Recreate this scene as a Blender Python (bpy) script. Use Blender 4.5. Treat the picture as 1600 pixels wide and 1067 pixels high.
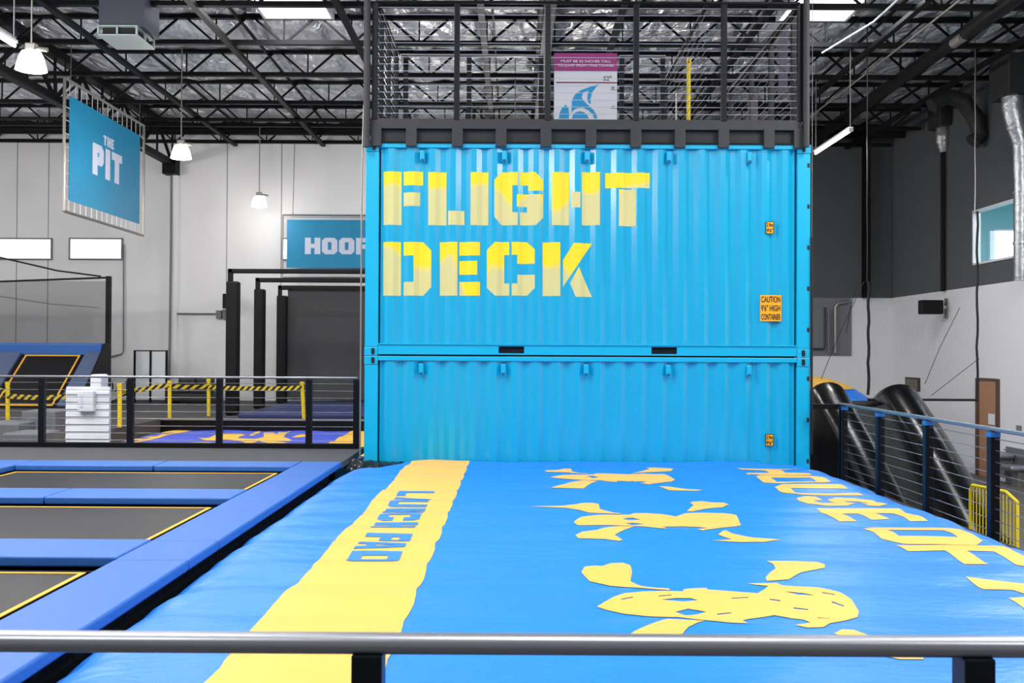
import bpy, bmesh, math, random
from mathutils import Vector, Matrix, noise
from mathutils.geometry import tessellate_polygon
random.seed(7)
for o in list(bpy.data.objects): bpy.data.objects.remove(o)
scene = bpy.context.scene
C = scene.collection
R = math.radians

# ------------------------------------------------------------------ camera
EYE = 2.98
F = 1550.0
cam_d = bpy.data.cameras.new('camera'); cam = bpy.data.objects.new('camera', cam_d); C.objects.link(cam)
cam_d.sensor_width = 36; cam_d.lens = 36*F/1600; cam_d.clip_end = 200; cam_d.clip_start = .05
CR = Matrix.Rotation(R(.11), 3, 'Z') @ Matrix.Rotation(R(90.536), 3, 'X') @ Matrix.Rotation(R(.30), 3, 'Z')
cam.matrix_world = Matrix.Translation((0, 0, EYE)) @ CR.to_4x4()
cam_d.dof.use_dof = True; cam_d.dof.focus_distance = 11.0; cam_d.dof.aperture_fstop = 8.0
scene.camera = cam

def ray(px, py): return CR @ Vector(((px-800)/F, (533.5-py)/F, -1))
def onY(px, py, Y):
    d = ray(px, py); k = Y/d.y; return Vector((d.x*k, Y, EYE+d.z*k))
def onZ(px, py, Z):
    d = ray(px, py); k = (Z-EYE)/d.z; return Vector((d.x*k, d.y*k, Z))
def onX(px, py, X):
    d = ray(px, py); k = X/d.x; return Vector((X, d.y*k, EYE+d.z*k))

# ------------------------------------------------------------------ world, exposure
w = bpy.data.worlds.new('world'); scene.world = w; w.use_nodes = True
bg = w.node_tree.nodes['Background']; bg.inputs[0].default_value = (.86, .93, 1, 1); bg.inputs[1].default_value = .30
vs = scene.view_settings
vs.view_transform = 'Standard'; vs.look = 'None'; vs.gamma = 1; vs.use_curve_mapping = False
vs.exposure = 0.25

# ------------------------------------------------------------------ materials
def lin(c):
    return tuple((v/255/12.92 if v/255 <= .04045 else ((v/255+.055)/1.055)**2.4) for v in c)+(1,)
MATS = {}
def mat(name, rgb, rough=.6, metal=0, var=.08, scale=6, bump=0, bscale=40, emit=0, spec=.5, stretch=None, coat=0):
    if name in MATS: return MATS[name]
    m = bpy.data.materials.new(name); m.use_nodes = True; MATS[name] = m
    nt = m.node_tree; N = nt.nodes; L = nt.links
    p = N['Principled BSDF']; col = lin(rgb)
    p.inputs['Roughness'].default_value = rough; p.inputs['Metallic'].default_value = metal
    p.inputs['Specular IOR Level'].default_value = spec
    p.inputs['Coat Weight'].default_value = coat
    tc = N.new('ShaderNodeTexCoord'); src = tc.outputs['Object']
    if stretch:
        mp = N.new('ShaderNodeMapping'); mp.inputs['Scale'].default_value = stretch
        L.new(src, mp.inputs[0]); src = mp.outputs[0]
    nz = N.new('ShaderNodeTexNoise'); nz.inputs['Scale'].default_value = scale; nz.inputs['Detail'].default_value = 4
    L.new(src, nz.inputs['Vector'])
    mx = N.new('ShaderNodeMix'); mx.data_type = 'RGBA'
    mx.inputs[6].default_value = tuple(max(0, v*(1-var)) for v in col[:3])+(1,)
    mx.inputs[7].default_value = tuple(min(1, v*(1+var)) for v in col[:3])+(1,)
    L.new(nz.outputs[0], mx.inputs[0]); L.new(mx.outputs[2], p.inputs['Base Color'])
    if bump:
        nb = N.new('ShaderNodeTexNoise'); nb.inputs['Scale'].default_value = bscale; nb.inputs['Detail'].default_value = 3
        L.new(src, nb.inputs['Vector'])
        b = N.new('ShaderNodeBump'); b.inputs['Strength'].default_value = bump; b.inputs['Distance'].default_value = .03
        L.new(nb.outputs[0], b.inputs['Height']); L.new(b.outputs[0], p.inputs['Normal'])
    if emit:
        p.inputs['Emission Color'].default_value = col; p.inputs['Emission Strength'].default_value = emit
    return m
def net_mat(name, rgb, pitch, fill):
    if name in MATS: return MATS[name]
    m = bpy.data.materials.new(name); m.use_nodes = True; MATS[name] = m
    nt = m.node_tree; N = nt.nodes; L = nt.links
    p = N['Principled BSDF']; p.inputs['Base Color'].default_value = lin(rgb); p.inputs['Roughness'].default_value = .8
    tc = N.new('ShaderNodeTexCoord'); sp = N.new('ShaderNodeSeparateXYZ'); L.new(tc.outputs['Object'], sp.inputs[0])
    outs = []
    s1 = N.new('ShaderNodeMath'); s1.operation = 'ADD'; L.new(sp.outputs[0], s1.inputs[0]); L.new(sp.outputs[1], s1.inputs[1])
    for src in (s1.outputs[0], sp.outputs[2]):
        a = N.new('ShaderNodeMath'); a.operation = 'MULTIPLY'; a.inputs[1].default_value = 1/pitch; L.new(src, a.inputs[0])
        f = N.new('ShaderNodeMath'); f.operation = 'FRACT'; L.new(a.outputs[0], f.inputs[0])
        l = N.new('ShaderNodeMath'); l.operation = 'LESS_THAN'; l.inputs[1].default_value = fill; L.new(f.outputs[0], l.inputs[0])
        outs.append(l.outputs[0])
    mxm = N.new('ShaderNodeMath'); mxm.operation = 'MAXIMUM'; L.new(outs[0], mxm.inputs[0]); L.new(outs[1], mxm.inputs[1])
    L.new(mxm.outputs[0], p.inputs['Alpha'])
    return m

M_cyan = mat('cyan container paint', (0, 168, 208), .24, 0, .05, 3, .03, 60, spec=.7)
M_cyan2 = mat('cyan frame paint', (0, 176, 214), .36, 0, .05, 3)
M_bag = mat('blue vinyl fabric', (30, 124, 224), .40, 0, .06, 2.5, .4, 5, stretch=(1, 2.4, 1))
M_bagy = mat('yellow vinyl print', (231, 180, 78), .5, 0, .04, 3)
M_bagt = mat('blue vinyl print', (44, 122, 200), .5, 0, .04, 3)
M_pad = mat('blue pad vinyl', (44, 100, 178), .5, 0, .07, 9, .1, 30)
M_bed = mat('black trampoline mesh', (17, 17, 19), .42, 0, .3, 3, .15, 90, spec=.35)
M_orange = mat('yellow webbing', (236, 176, 50), .6, 0, .08, 20)
M_black = mat('black steel', (12, 12, 15), .45, 0, .15, 5, spec=.2)
M_post = mat('black powder coated post', (11, 12, 20), .4, 0, .15, 5, spec=.25)
M_deck = mat('dark grey deck steel', (48, 48, 50), .6, 0, .2, 8, .1, 50)
M_deckd = mat('charcoal deck panel', (36, 37, 38), .7, 0, .2, 8, .1, 50)
M_rail = mat('brushed grey rail', (158, 158, 162), .36, .85, .1, 5, stretch=(.2, 6, 6))
M_cable = mat('steel cable', (120, 120, 122), .35, .7, .05, 5)
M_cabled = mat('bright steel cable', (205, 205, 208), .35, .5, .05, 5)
M_truss = mat('black truss steel', (9, 9, 10), .55, 0, .15, 5, spec=.15)
M_white = mat('white enamel', (226, 228, 232), .5, 0, .03, 5)
M_wall = mat('white painted tilt-up concrete', (232, 231, 232), .8, 0, .03, .6, .05, 20)
M_dwall = mat('dark grey wall paint', (84, 87, 89), .85, 0, .05, .6)
M_gwall = mat('mid grey wall paint', (120, 122, 126), .85, 0, .05, .6)
M_carpet = mat('charcoal carpet', (70, 70, 73), .95, 0, .12, 14, .2, 200)
M_conc = mat('grey concrete floor', (98, 96, 92), .6, 0, .2, 1.5, .05, 40)
M_under = mat('black rubber liner', (16, 17, 19), .5, 0, .3, 6, .5, 14, spec=.3)
M_tarp = mat('crumpled black plastic', (14, 15, 17), .25, 0, .2, 6, .8, 12)
M_yel = mat('yellow safety paint', (238, 206, 16), .5, 0, .05, 5)
M_banner = mat('teal blue banner vinyl', (0, 134, 180), .55, 0, .05, 1.2)
M_letter = mat('pale grey banner lettering', (206, 212, 232), .6, 0, .03, 5)
M_steelp = mat('galvanised tube', (150, 146, 138), .4, .7, .1, 5)
M_purple = mat('magenta sign print', (150, 52, 118), .6, 0, .05, 5)
M_signw = mat('white sign face', (214, 216, 224), .6, 0, .03, 5)
M_signb = mat('blue sign print', (36, 150, 205), .6, 0, .03, 5)
M_grey = mat('grey sign ink', (110, 104, 112), .6, 0, .03, 5)
M_red = mat('maroon line ink', (116, 50, 74), .6, 0, .03, 5)
M_lab = mat('orange warning label', (255, 172, 10), .5, 0, .03, 5)
M_ink = mat('black ink', (18, 18, 18), .6, 0, .03, 5)
M_padp = mat('black padded vinyl', (11, 11, 14), .5, 0, .15, 5, .2, 12, spec=.25)
M_inf = mat('glossy black inflatable vinyl', (9, 9, 12), .24, 0, .15, 5, .12, 7, spec=.32)
M_couch = mat('black couch leather', (40, 38, 38), .45, 0, .2, 7, .3, 20)
M_bag2 = mat('royal blue vinyl fabric', (62, 84, 206), .55, 0, .06, 2.5, .2, 8)
M_gold = mat('golden vinyl print', (246, 190, 66), .55, 0, .04, 3)
M_duct = mat('galvanised duct', (170, 172, 174), .35, .8, .25, 5, .5, 9)
M_duct2 = mat('dark duct housing', (34, 36, 38), .6, 0, .25, 5)
M_wood = mat('brown wooden door', (172, 126, 92), .55, 0, .15, 4, stretch=(6, 6, .6))
M_hvac = mat('slate blue grey sheet metal', (74, 78, 90), .6, .2, .1, 4)
M_diff = mat('pale diffuser enamel', (176, 190, 184), .5, 0, .05, 4)
M_tape = mat('blue painters tape', (30, 110, 180), .6, 0, .05, 5)
M_block = mat('grey padded step', (104, 106, 110), .7, 0, .1, 5, .1, 60)
M_panelg = mat('grey mesh backdrop', (74, 74, 76), .8, 0, .15, 30, .2, 120)
M_net = net_mat('grey netting', (60, 60, 62), .016, .14)
M_netd = net_mat('fine black netting', (14, 14, 14), .03, .02)
M_netl = net_mat('pale mesh banner', (120, 112, 126), .03, .32)
M_lamp = mat('lit lamp glass', (255, 252, 246), .4, emit=5)
M_tube = mat('lit fluorescent tube', (255, 246, 252), .4, emit=7)
M_sky = mat('bright skylight panel', (250, 252, 255), .4, emit=4)
M_win = mat('daylit window pane', (236, 244, 255), .3, emit=1.8)
M_officew = mat('pale blue office wall', (150, 196, 204), .8, 0, .03, 2)

# container lettering paint: bright yellow overspray over a paler cream coat
def paint_mat():
    m = bpy.data.materials.new('yellow stencil paint over cream'); m.use_nodes = True
    N = m.node_tree.nodes; L = m.node_tree.links; p = N['Principled BSDF']; p.inputs['Roughness'].default_value = .45
    tc = N.new('ShaderNodeTexCoord'); sp = N.new('ShaderNodeSeparateXYZ'); L.new(tc.outputs['Object'], sp.inputs[0])
    nz = N.new('ShaderNodeTexNoise'); nz.inputs['Scale'].default_value = 1.7; nz.inputs['Detail'].default_value = 1
    mp = N.new('ShaderNodeMapping'); mp.inputs['Scale'].default_value = (1, 0, .45); L.new(tc.outputs['Object'], mp.inputs[0]); L.new(mp.outputs[0], nz.inputs[0])
    # sawtooth of height: 0 at the foot of each text row, 1 at its top
    row = N.new('ShaderNodeMath'); row.operation = 'WRAP'; row.inputs[1].default_value = .955; row.inputs[2].default_value = 0
    of = N.new('ShaderNodeMath'); of.operation = 'ADD'; of.inputs[1].default_value = -.79; L.new(sp.outputs[2], of.inputs[0]); L.new(of.outputs[0], row.inputs[0])
    a = N.new('ShaderNodeMath'); a.operation = 'MULTIPLY_ADD'; a.inputs[1].default_value = 1.9; a.inputs[2].default_value = -.95; L.new(nz.outputs[0], a.inputs[0])
    s = N.new('ShaderNodeMath'); s.operation = 'ADD'; L.new(row.outputs[0], s.inputs[0]); L.new(a.outputs[0], s.inputs[1])
    mr = N.new('ShaderNodeMapRange'); mr.inputs[1].default_value = .36; mr.inputs[2].default_value = .46; L.new(s.outputs[0], mr.inputs[0])
    mx = N.new('ShaderNodeMix'); mx.data_type = 'RGBA'; mx.inputs[6].default_value = lin((218, 208, 138)); mx.inputs[7].default_value = lin((255, 220, 20))
    L.new(mr.outputs[0], mx.inputs[0]); L.new(mx.outputs[2], p.inputs['Base Color'])
    return m
M_paint = paint_mat()
def tape_mat():
    m = bpy.data.materials.new('yellow and black hazard tape'); m.use_nodes = True
    N = m.node_tree.nodes; L = m.node_tree.links; p = N['Principled BSDF']; p.inputs['Roughness'].default_value = .5
    tc = N.new('ShaderNodeTexCoord'); sp = N.new('ShaderNodeSeparateXYZ'); L.new(tc.outputs['Object'], sp.inputs[0])
    a = N.new('ShaderNodeMath'); a.operation = 'SUBTRACT'; L.new(sp.outputs[0], a.inputs[0]); L.new(sp.outputs[2], a.inputs[1])
    b = N.new('ShaderNodeMath'); b.operation = 'MULTIPLY'; b.inputs[1].default_value = 6.5; L.new(a.outputs[0], b.inputs[0])
    f = N.new('ShaderNodeMath'); f.operation = 'FRACT'; L.new(b.outputs[0], f.inputs[0])
    l = N.new('ShaderNodeMath'); l.operation = 'LESS_THAN'; l.inputs[1].default_value = .5; L.new(f.outputs[0], l.inputs[0])
    mx = N.new('ShaderNodeMix'); mx.data_type = 'RGBA'; mx.inputs[6].default_value = lin((24, 22, 14)); mx.inputs[7].default_value = lin((222, 190, 40))
    L.new(l.outputs[0], mx.inputs[0]); L.new(mx.outputs[2], p.inputs['Base Color']); return m
M_haz = tape_mat()
def foil_mat():
    m = bpy.data.materials.new('silver foil insulation'); m.use_nodes = True
    N = m.node_tree.nodes; L = m.node_tree.links; p = N['Principled BSDF']
    p.inputs['Base Color'].default_value = lin((238, 240, 244)); p.inputs['Metallic'].default_value = .62; p.inputs['Roughness'].default_value = .3
    tc = N.new('ShaderNodeTexCoord')
    mp = N.new('ShaderNodeMapping'); mp.inputs['Scale'].default_value = (1.5, .8, 1); L.new(tc.outputs['Object'], mp.inputs[0])
    nz = N.new('ShaderNodeTexNoise'); nz.inputs['Scale'].default_value = 1.6; nz.inputs['Detail'].default_value = 5; nz.inputs['Distortion'].default_value = 1.2; L.new(mp.outputs[0], nz.inputs[0])
    vo = N.new('ShaderNodeTexVoronoi'); vo.inputs['Scale'].default_value = 1.3; vo.feature = 'DISTANCE_TO_EDGE'; L.new(mp.outputs[0], vo.inputs[0])
    ad = N.new('ShaderNodeMath'); ad.operation = 'ADD'; L.new(nz.outputs[0], ad.inputs[0]); L.new(vo.outputs[0], ad.inputs[1])
    b = N.new('ShaderNodeBump'); b.inputs['Strength'].default_value = 1; b.inputs['Distance'].default_value = .34; L.new(ad.outputs[0], b.inputs['Height']); L.new(b.outputs[0], p.inputs['Normal'])
    return m
M_foil = foil_mat()

# ------------------------------------------------------------------ builders
def tag(o, label=None, cat=None, group=None, kind=None):
    if label: o['label'] = label
    if cat: o['category'] = cat
    if group: o['group'] = group
    if kind: o['kind'] = kind
    return o
def empty(name, loc, label, cat, group=None):
    o = bpy.data.objects.new(name, None); C.objects.link(o); o.location = loc; o.empty_display_size = .1
    return tag(o, label, cat, group)
def worg(o):
    v = Vector((0, 0, 0))
    while o is not None: v = v+o.matrix_basis.translation; o = o.parent
    return v
class MB:
    def __init__(s): s.v = []; s.f = []; s.sm = False
    def box(s, x0, x1, y0, y1, z0, z1):
        n = len(s.v)
        s.v += [Vector(p) for p in ((x0,y0,z0),(x1,y0,z0),(x1,y1,z0),(x0,y1,z0),(x0,y0,z1),(x1,y0,z1),(x1,y1,z1),(x0,y1,z1))]
        s.f += [tuple(n+i for i in q) for q in ((0,3,2,1),(4,5,6,7),(0,1,5,4),(1,2,6,5),(2,3,7,6),(3,0,4,7))]; return s
    def bar(s, a, b, w, h=None, up=(0,0,1)):
        a = Vector(a); b = Vector(b); h = h or w; d = (b-a).normalized(); u = Vector(up)
        if abs(d.dot(u)) > .98: u = Vector((0,1,0))
        sd = d.cross(u).normalized()*w/2; uu = sd.cross(d).normalized()*h/2
        n = len(s.v)
        for p in (a, b):
            for i, j in ((-1,-1),(1,-1),(1,1),(-1,1)): s.v.append(p+sd*i+uu*j)
        s.f += [tuple(n+i for i in q) for q in ((0,1,2,3),(7,6,5,4),(0,4,5,1),(1,5,6,2),(2,6,7,3),(3,7,4,0))]; return s
    def tube(s, pts, r, n=8, cap=True):
        pts = [Vector(p) for p in pts]; base = len(s.v); s.sm = True
        rr = r if isinstance(r, (list, tuple)) else [r]*len(pts)
        prev = None
        for i, p in enumerate(pts):
            t = (pts[min(i+1, len(pts)-1)]-pts[max(i-1, 0)]).normalized()
            if prev is None:
                u = t.cross(Vector((0,0,1)));
                if u.length < .05: u = t.cross(Vector((0,1,0)))
                u.normalize()
            else:
                u = prev - t*prev.dot(t); u.normalize()
            prev = u; v = t.cross(u)
            for k in range(n):
                a = 2*math.pi*k/n; s.v.append(p+(u*math.cos(a)+v*math.sin(a))*rr[i])
        for i in range(len(pts)-1):
            for k in range(n):
                s.f.append((base+i*n+k, base+i*n+(k+1)%n, base+(i+1)*n+(k+1)%n, base+(i+1)*n+k))
        if cap:
            s.f.append(tuple(base+k for k in range(n))[::-1]); s.f.append(tuple(base+(len(pts)-1)*n+k for k in range(n)))
        return s
    def lathe(s, c, prof, n=20):
        c = Vector(c); base = len(s.v); s.sm = True
        for r, z in prof:
            for k in range(n):
                a = 2*math.pi*k/n; s.v.append(c+Vector((r*math.cos(a), r*math.sin(a), z)))
        for i in range(len(prof)-1):
            for k in range(n):
                s.f.append((base+i*n+k, base+i*n+(k+1)%n, base+(i+1)*n+(k+1)%n, base+(i+1)*n+k))
        return s
    def prism(s, poly, e):
        e = Vector(e); n = len(s.v); k = len(poly)
        s.v += [Vector(p) for p in poly]+[Vector(p)+e for p in poly]
        s.f.append(tuple(range(n, n+k))[::-1]); s.f.append(tuple(range(n+k, n+2*k)))
        for i in range(k): s.f.append((n+i, n+(i+1)%k, n+k+(i+1)%k, n+k+i))
        return s
    def build(s, name, m, parent=None, bevel=0, seg=2, smooth=None, origin=None):
        if parent is not None: org = worg(parent)
        else:
            lo = Vector((min(v.x for v in s.v), min(v.y for v in s.v), min(v.z for v in s.v)))
            hi = Vector((max(v.x for v in s.v), max(v.y for v in s.v), max(v.z for v in s.v)))
            org = Vector(((lo.x+hi.x)/2, (lo.y+hi.y)/2, lo.z)) if origin is None else Vector(origin)
        me = bpy.data.meshes.new(name); me.from_pydata([v-org for v in s.v], [], s.f); me.update()
        bm = bmesh.new(); bm.from_mesh(me); bmesh.ops.recalc_face_normals(bm, faces=bm.faces); bm.to_mesh(me); bm.free()
        me.materials.append(m)
        o = bpy.data.objects.new(name, me); C.objects.link(o)
        if parent is not None: o.parent = parent
        else: o.location = org
        if bevel:
            b = o.modifiers.new('bevel', 'BEVEL'); b.width = bevel; b.segments = seg; b.limit_method = 'ANGLE'
        if smooth if smooth is not None else s.sm:
            me.polygons.foreach_set('use_smooth', [True]*len(me.polygons))
            try: me.set_sharp_from_angle(angle=R(40))
            except Exception: pass
        return o
def struct(name, mb, m, bevel=0): return tag(mb.build(name, m, bevel=bevel), kind='structure')
def copy_tree(o, parent=None):
    c = o.copy(); C.objects.link(c)
    if parent is not None: c.parent = parent
    for ch in o.children: copy_tree(ch, c)
    return c

# flat outlines laid over a surface: cut along grid lines, then mapped to 3D
def decal(name, polys, fn, m, parent, xs=(), ys=()):
    bm = bmesh.new()
    for poly in polys:
        loops = poly if isinstance(poly[0][0], (list, tuple)) else [poly]
        vv = [[Vector((p[0], p[1], 0)) for p in lp] for lp in loops]
        flat = [p for lp in vv for p in lp]
        bv = [bm.verts.new(p) for p in flat]
        for t in tessellate_polygon(vv):
            try: bm.faces.new([bv[i] for i in t])
            except ValueError: pass
    for x in xs:
        bmesh.ops.bisect_plane(bm, geom=bm.verts[:]+bm.edges[:]+bm.faces[:], plane_co=(x,0,0), plane_no=(1,0,0), dist=1e-5)
    for y in ys:
        bmesh.ops.bisect_plane(bm, geom=bm.verts[:]+bm.edges[:]+bm.faces[:], plane_co=(0,y,0), plane_no=(0,1,0), dist=1e-5)
    org = worg(parent)
    for v in bm.verts: v.co = Vector(fn(v.co.x, v.co.y))-org
    me = bpy.data.meshes.new(name); bm.to_mesh(me); bm.free(); me.materials.append(m)
    me.polygons.foreach_set('use_smooth', [name not in ('painted_letter',)]*len(me.polygons))
    o = bpy.data.objects.new(name, me); C.objects.link(o); o.parent = parent
    return o

# block lettering, unit height
def rect(x0, y0, x1, y1): return [(x0,y0),(x1,y0),(x1,y1),(x0,y1)]
def glyph(ch, w=.8, t=.28, c=.14):
    th = t*.82; m = w/2
    Lh = [(m,0),(c,0),(0,c),(0,1-c),(c,1),(m,1),(m,1-th),(t,1-th),(t,th),(m,th)]
    Rh = [(w-x, y) for x, y in Lh]
    if ch == 'O': return [Lh, Rh], w
    if ch == 'H': return [rect(0,0,t,1), rect(w-t,0,w,1), rect(t,.37,w-t,.63)], w
    if ch == 'I': return [rect(0,0,t,1)], t
    if ch == 'L': return [rect(0,0,t,1), rect(t,0,w*.85,th)], w*.85
    if ch == 'T': return [rect(0,1-th,w,1), rect(m-t/2,0,m+t/2,1-th)], w
    if ch == 'E': return [rect(0,0,t,1), rect(t,0,w*.9,th), rect(t,1-th,w*.9,1), rect(t,.5-th/2,w*.8,.5+th/2)], w*.9
    if ch == 'F': return [rect(0,0,t,1), rect(t,1-th,w*.88,1), rect(t,.34,w*.78,.34+th)], w*.88
    if ch == 'P': return [rect(0,0,t,1), [(t,1),(w-c,1),(w,1-c),(w,.34+c),(w-c,.34),(t,.34),(t,.34+th),(w-t,.34+th),(w-t,1-th),(t,1-th)]], w
    if ch == 'R': return [rect(0,0,t,1), [(t,1),(w-c,1),(w,1-c),(w,.4+c),(w-c,.4),(t,.4),(t,.4+th*.8),(w-t,.4+th*.8),(w-t,1-th),(t,1-th)], [(m,.4),(w-.08,.4),(w,0),(w-t,0)]], w
    if ch == 'A': return [[(0,0),(t,0),(m,1-th*.6),(m,1),(m-t*.6,1)], [(w,0),(w-t,0),(m,1-th*.6),(m,1),(m+t*.6,1)], rect(t*.8,.2,w-t*.8,.4)], w
    if ch == 'a': return [[(0,0),(t,0),(t,1-th),(m,1-th),(m,1),(c,1),(0,1-c)], [(w,0),(w-t,0),(w-t,1-th),(m,1-th),(m,1),(w-c,1),(w,1-c)], rect(t,.28,w-t,.50)], w
    if ch == 'U': return [[(0,1),(0,c),(c,0),(m,0),(m,th),(t,th),(t,1)], [(w,1),(w,c),(w-c,0),(m,0),(m,th),(w-t,th),(w-t,1)]], w
    if ch == 'N': return [rect(0,0,t,1), rect(w-t,0,w,1), [(t,1),(t,.55),(w-t,0),(w-t,.45)]], w
    if ch == 'C': return [Lh, [(m,1),(w-c,1),(w,1-c),(w,.62),(w-t,.62),(w-t,1-th),(m,1-th)], [(m,0),(w-c,0),(w,c),(w,.38),(w-t,.38),(w-t,th),(m,th)]], w
    if ch == 'D': return [rect(0,0,t,1), [(t,0),(w-c,0),(w,c),(w,1-c),(w-c,1),(t,1),(t,1-th),(w-t,1-th),(w-t,th),(t,th)]], w
    if ch == 'S': return [[(0,1-c),(c,1),(w-c,1),(w,1-c),(w,.68),(w-t,.68),(w-t,1-th),(t,1-th),(t,.6),(w-c,.6),(w,.6-c),(w,c),(w-c,0),(c,0),(0,c),(0,.32),(t,.32),(t,th),(w-t,th),(w-t,.4),(c,.4),(0,.4+c)]], w
    return [], .35
def word(text, x0, y0, width, height, gap=.1, **k):
    """polygons of a word fitted into a box, in 2D"""
    x = 0; out = []
    for ch in text:
        g, gw = glyph(ch, **k)
        out += [[(x+px, py) for px, py in p] for p in g]; x += gw+gap
    s = width/(x-gap)
    return [[(x0+px*s, y0+py*height) for px, py in p] for p in out]
def text_obj(name, s, size, m, parent, loc, rot, align='CENTER', bold=0, sx=1):
    cu = bpy.data.curves.new(name, 'FONT'); cu.body = s; cu.size = size; cu.align_x = align; cu.offset = bold
    cu.space_line = .95; cu.extrude = .0015
    o = bpy.data.objects.new(name, cu); C.objects.link(o)
    bpy.context.view_layer.update()
    me = bpy.data.meshes.new_from_object(o); bpy.data.objects.remove(o)
    me.name = name; me.materials.clear(); me.materials.append(m)
    o = bpy.data.objects.new(name, me); C.objects.link(o); o.parent = parent
    o.location = Vector(loc)-worg(parent); o.rotation_euler = rot; o.scale = (sx, 1, 1)
    return o
FRONT = (R(90), 0, 0)

# ================================================================== THE ROOM
XL, XR, YB, YF, ZC = -17.0, 11.4, 30.0, -5.0, 9.86
struct('floor', MB().box(XL, XR, YF, YB, -.1, 0), M_conc)
struct('wall_left', MB().box(XL-.2, XL, YF, YB+.2, -.1, 10.4), M_wall)
ZB = 4.63
xw = onY(1352, 470, YB).x
struct('wall_back', MB().box(XL, onY(700, 300, YB).x, YB, YB+.2, -.1, 10.4), M_wall)
struct('wall_back_right_lower', MB().box(onY(700, 300, YB).x, XR, YB, YB+.2, -.1, ZB), M_wall)
struct('wall_back_right_upper', MB().box(onY(700, 300, YB).x, XR, YB, YB+.2, ZB, 10.4), M_dwall)
struct('wall_right_lower', MB().box(XR, XR+.15, YF, YB+.2, -.1, ZB), M_wall)
oy0, oy1, oz0, oz1 = 19.6, onX(1521, 380, XR).y, onX(1524, 413, XR).z, onX(1521, 331, XR).z
struct('wall_right_upper', MB().box(XR, XR+.15, YF, oy0, ZB, 10.4).box(XR, XR+.15, oy1, YB+.2, ZB, 10.4)
       .box(XR, XR+.15, oy0, oy1, ZB, oz0).box(XR, XR+.15, oy0, oy1, oz1, 10.4), M_dwall)
# vertical panel joints of the back wall
for i, px in enumerate((27, 76, 355, 440)):
    x = onY(px, 300, YB).x
    struct('trim_%d' % (i+1), MB().box(x-.01, x+.01, YB-.006, YB, 0, 9.3), M_gwall)
for i, px in enumerate((274,)):
    x = onY(px, 300, YB).x
    struct('trim_%d' % (i+5), MB().box(x-.11, x+.11, YB-.10, YB, 1.5, 9.3), M_wall)

# foil ceiling, sagging between the joists
JY = [17.9, 20.15, 22.5, 25.05, 27.6, 29.8]
SK = [(-4.4, 18.9), (6.0, 18.9), (-4.4, 9.0), (6.0, 9.0), (.8, 4.0), (-4.4, -.5), (6.0, -.5), (-10.5, 9.0)]  # those nearer the camera are unseen, added for light from above
SKL = ['bright skylight in the foil ceiling left of the container tower', 'bright skylight in the foil ceiling behind the right post of the container deck',
       'unseen skylight added over the trampolines', 'unseen skylight added over the right side of the airbag', 'unseen skylight added over the near end of the airbag',
       'unseen skylight added overhead on the left', 'unseen skylight added overhead on the right', 'unseen skylight added over the far left trampolines']
def ceiling():
    mb = MB(); st = .22; nx = int((XR-XL)/st)+1; ny = int((YB-YF)/st)+1
    for j in range(ny+1):
        for i in range(nx+1):
            x = min(XR+.1, XL+i*st); y = min(YB+.1, YF+j*st)
            ph = ((y-17.9) % 2.4)/2.4
            sag = .10*math.sin(math.pi*ph)+.05*abs(noise.noise((x*1.1, y*.5, 0)))+.05*noise.noise((x*2.3, y*1.2, 5))
            puck = .06*abs(math.sin(x*2.1+noise.noise((x*.4, y*.7, 2))*3))*(1-math.sin(math.pi*ph))
            for sx, sy in SK:
                if abs(x-sx) < .95 and abs(y-sy) < 1.5: sag = -.1; puck = 0
            mb.v.append(Vector((x, y, ZC-sag-puck)))
    for j in range(ny):
        for i in range(nx):
            a = j*(nx+1)+i; mb.f.append((a, a+1, a+nx+2, a+nx+1))
    o = mb.build('ceiling', M_foil, smooth=True); tag(o, kind='structure')
    return o
ceiling()
for i, (x, y) in enumerate(SK):
    e = empty('skylight', (x, y, 9.70), SKL[i], 'skylight', 'skylights')
    MB().box(x-.66, x+.66, y-1.15, y+1.15, 9.74, 9.76).build('panel', M_sky, e)
    MB().box(x-.72, x+.72, y-1.22, y-1.15, 9.70, 9.95).box(x-.72, x+.72, y+1.15, y+1.22, 9.70, 9.95).box(x-.72, x-.66, y-1.15, y+1.15, 9.70, 9.95).box(x+.66, x+.72, y-1.15, y+1.15, 9.70, 9.95).build('frame', M_white, e)
    ld = bpy.data.lights.new('skylight_light', 'AREA'); ld.shape = 'RECTANGLE'; ld.size = 1.3; ld.size_y = 2.2
    ld.energy = (150, 120, 330, 340, 400, 240, 240, 260)[i]; ld.color = (.95, .98, 1)
    lo = bpy.data.objects.new('skylight_light', ld); C.objects.link(lo); lo.parent = e; lo.location = (0, 0, .02)

# ------------------------------------------------------------------ roof steel
HB, HT = EYE+6.25, EYE+6.78
def joist_mesh(y):
    e = empty('roof_joist', (.5, y, HB), '', 'joist', 'open web roof joists')
    x0, x1 = -16.9, 11.3
    MB().box(x0, x1, y-.06, y+.06, HB-.045, HB+.045).build('bottom_chord', M_truss, e)
    MB().box(x0, x1, y-.06, y+.06, HT-.05, HT+.05).build('top_chord', M_truss, e)
    p = 1.38; k0 = int((x0-.5)/p)
    proto = {}
    for k in range(k0, int((x1-.5)/p)+1):
        x = .5+k*p+.3
        if x-p/2 < x0 or x+p/2 > x1: continue
        for s, (xa, za, xb, zb) in enumerate(((x-p/2+.05, HT, x-.03, HB), (x+.03, HB, x+p/2-.05, HT), (x, HB, x, HT))):
            if s not in proto:
                proto[s] = (MB().bar((xa, y, za), (xb, y, zb), .042 if s < 2 else .028).build('web_member', M_truss, e), x)
            else:
                c = proto[s][0].copy(); C.objects.link(c); c.parent = e; c.location = (x-proto[s][1], 0, 0)
    return e
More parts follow.
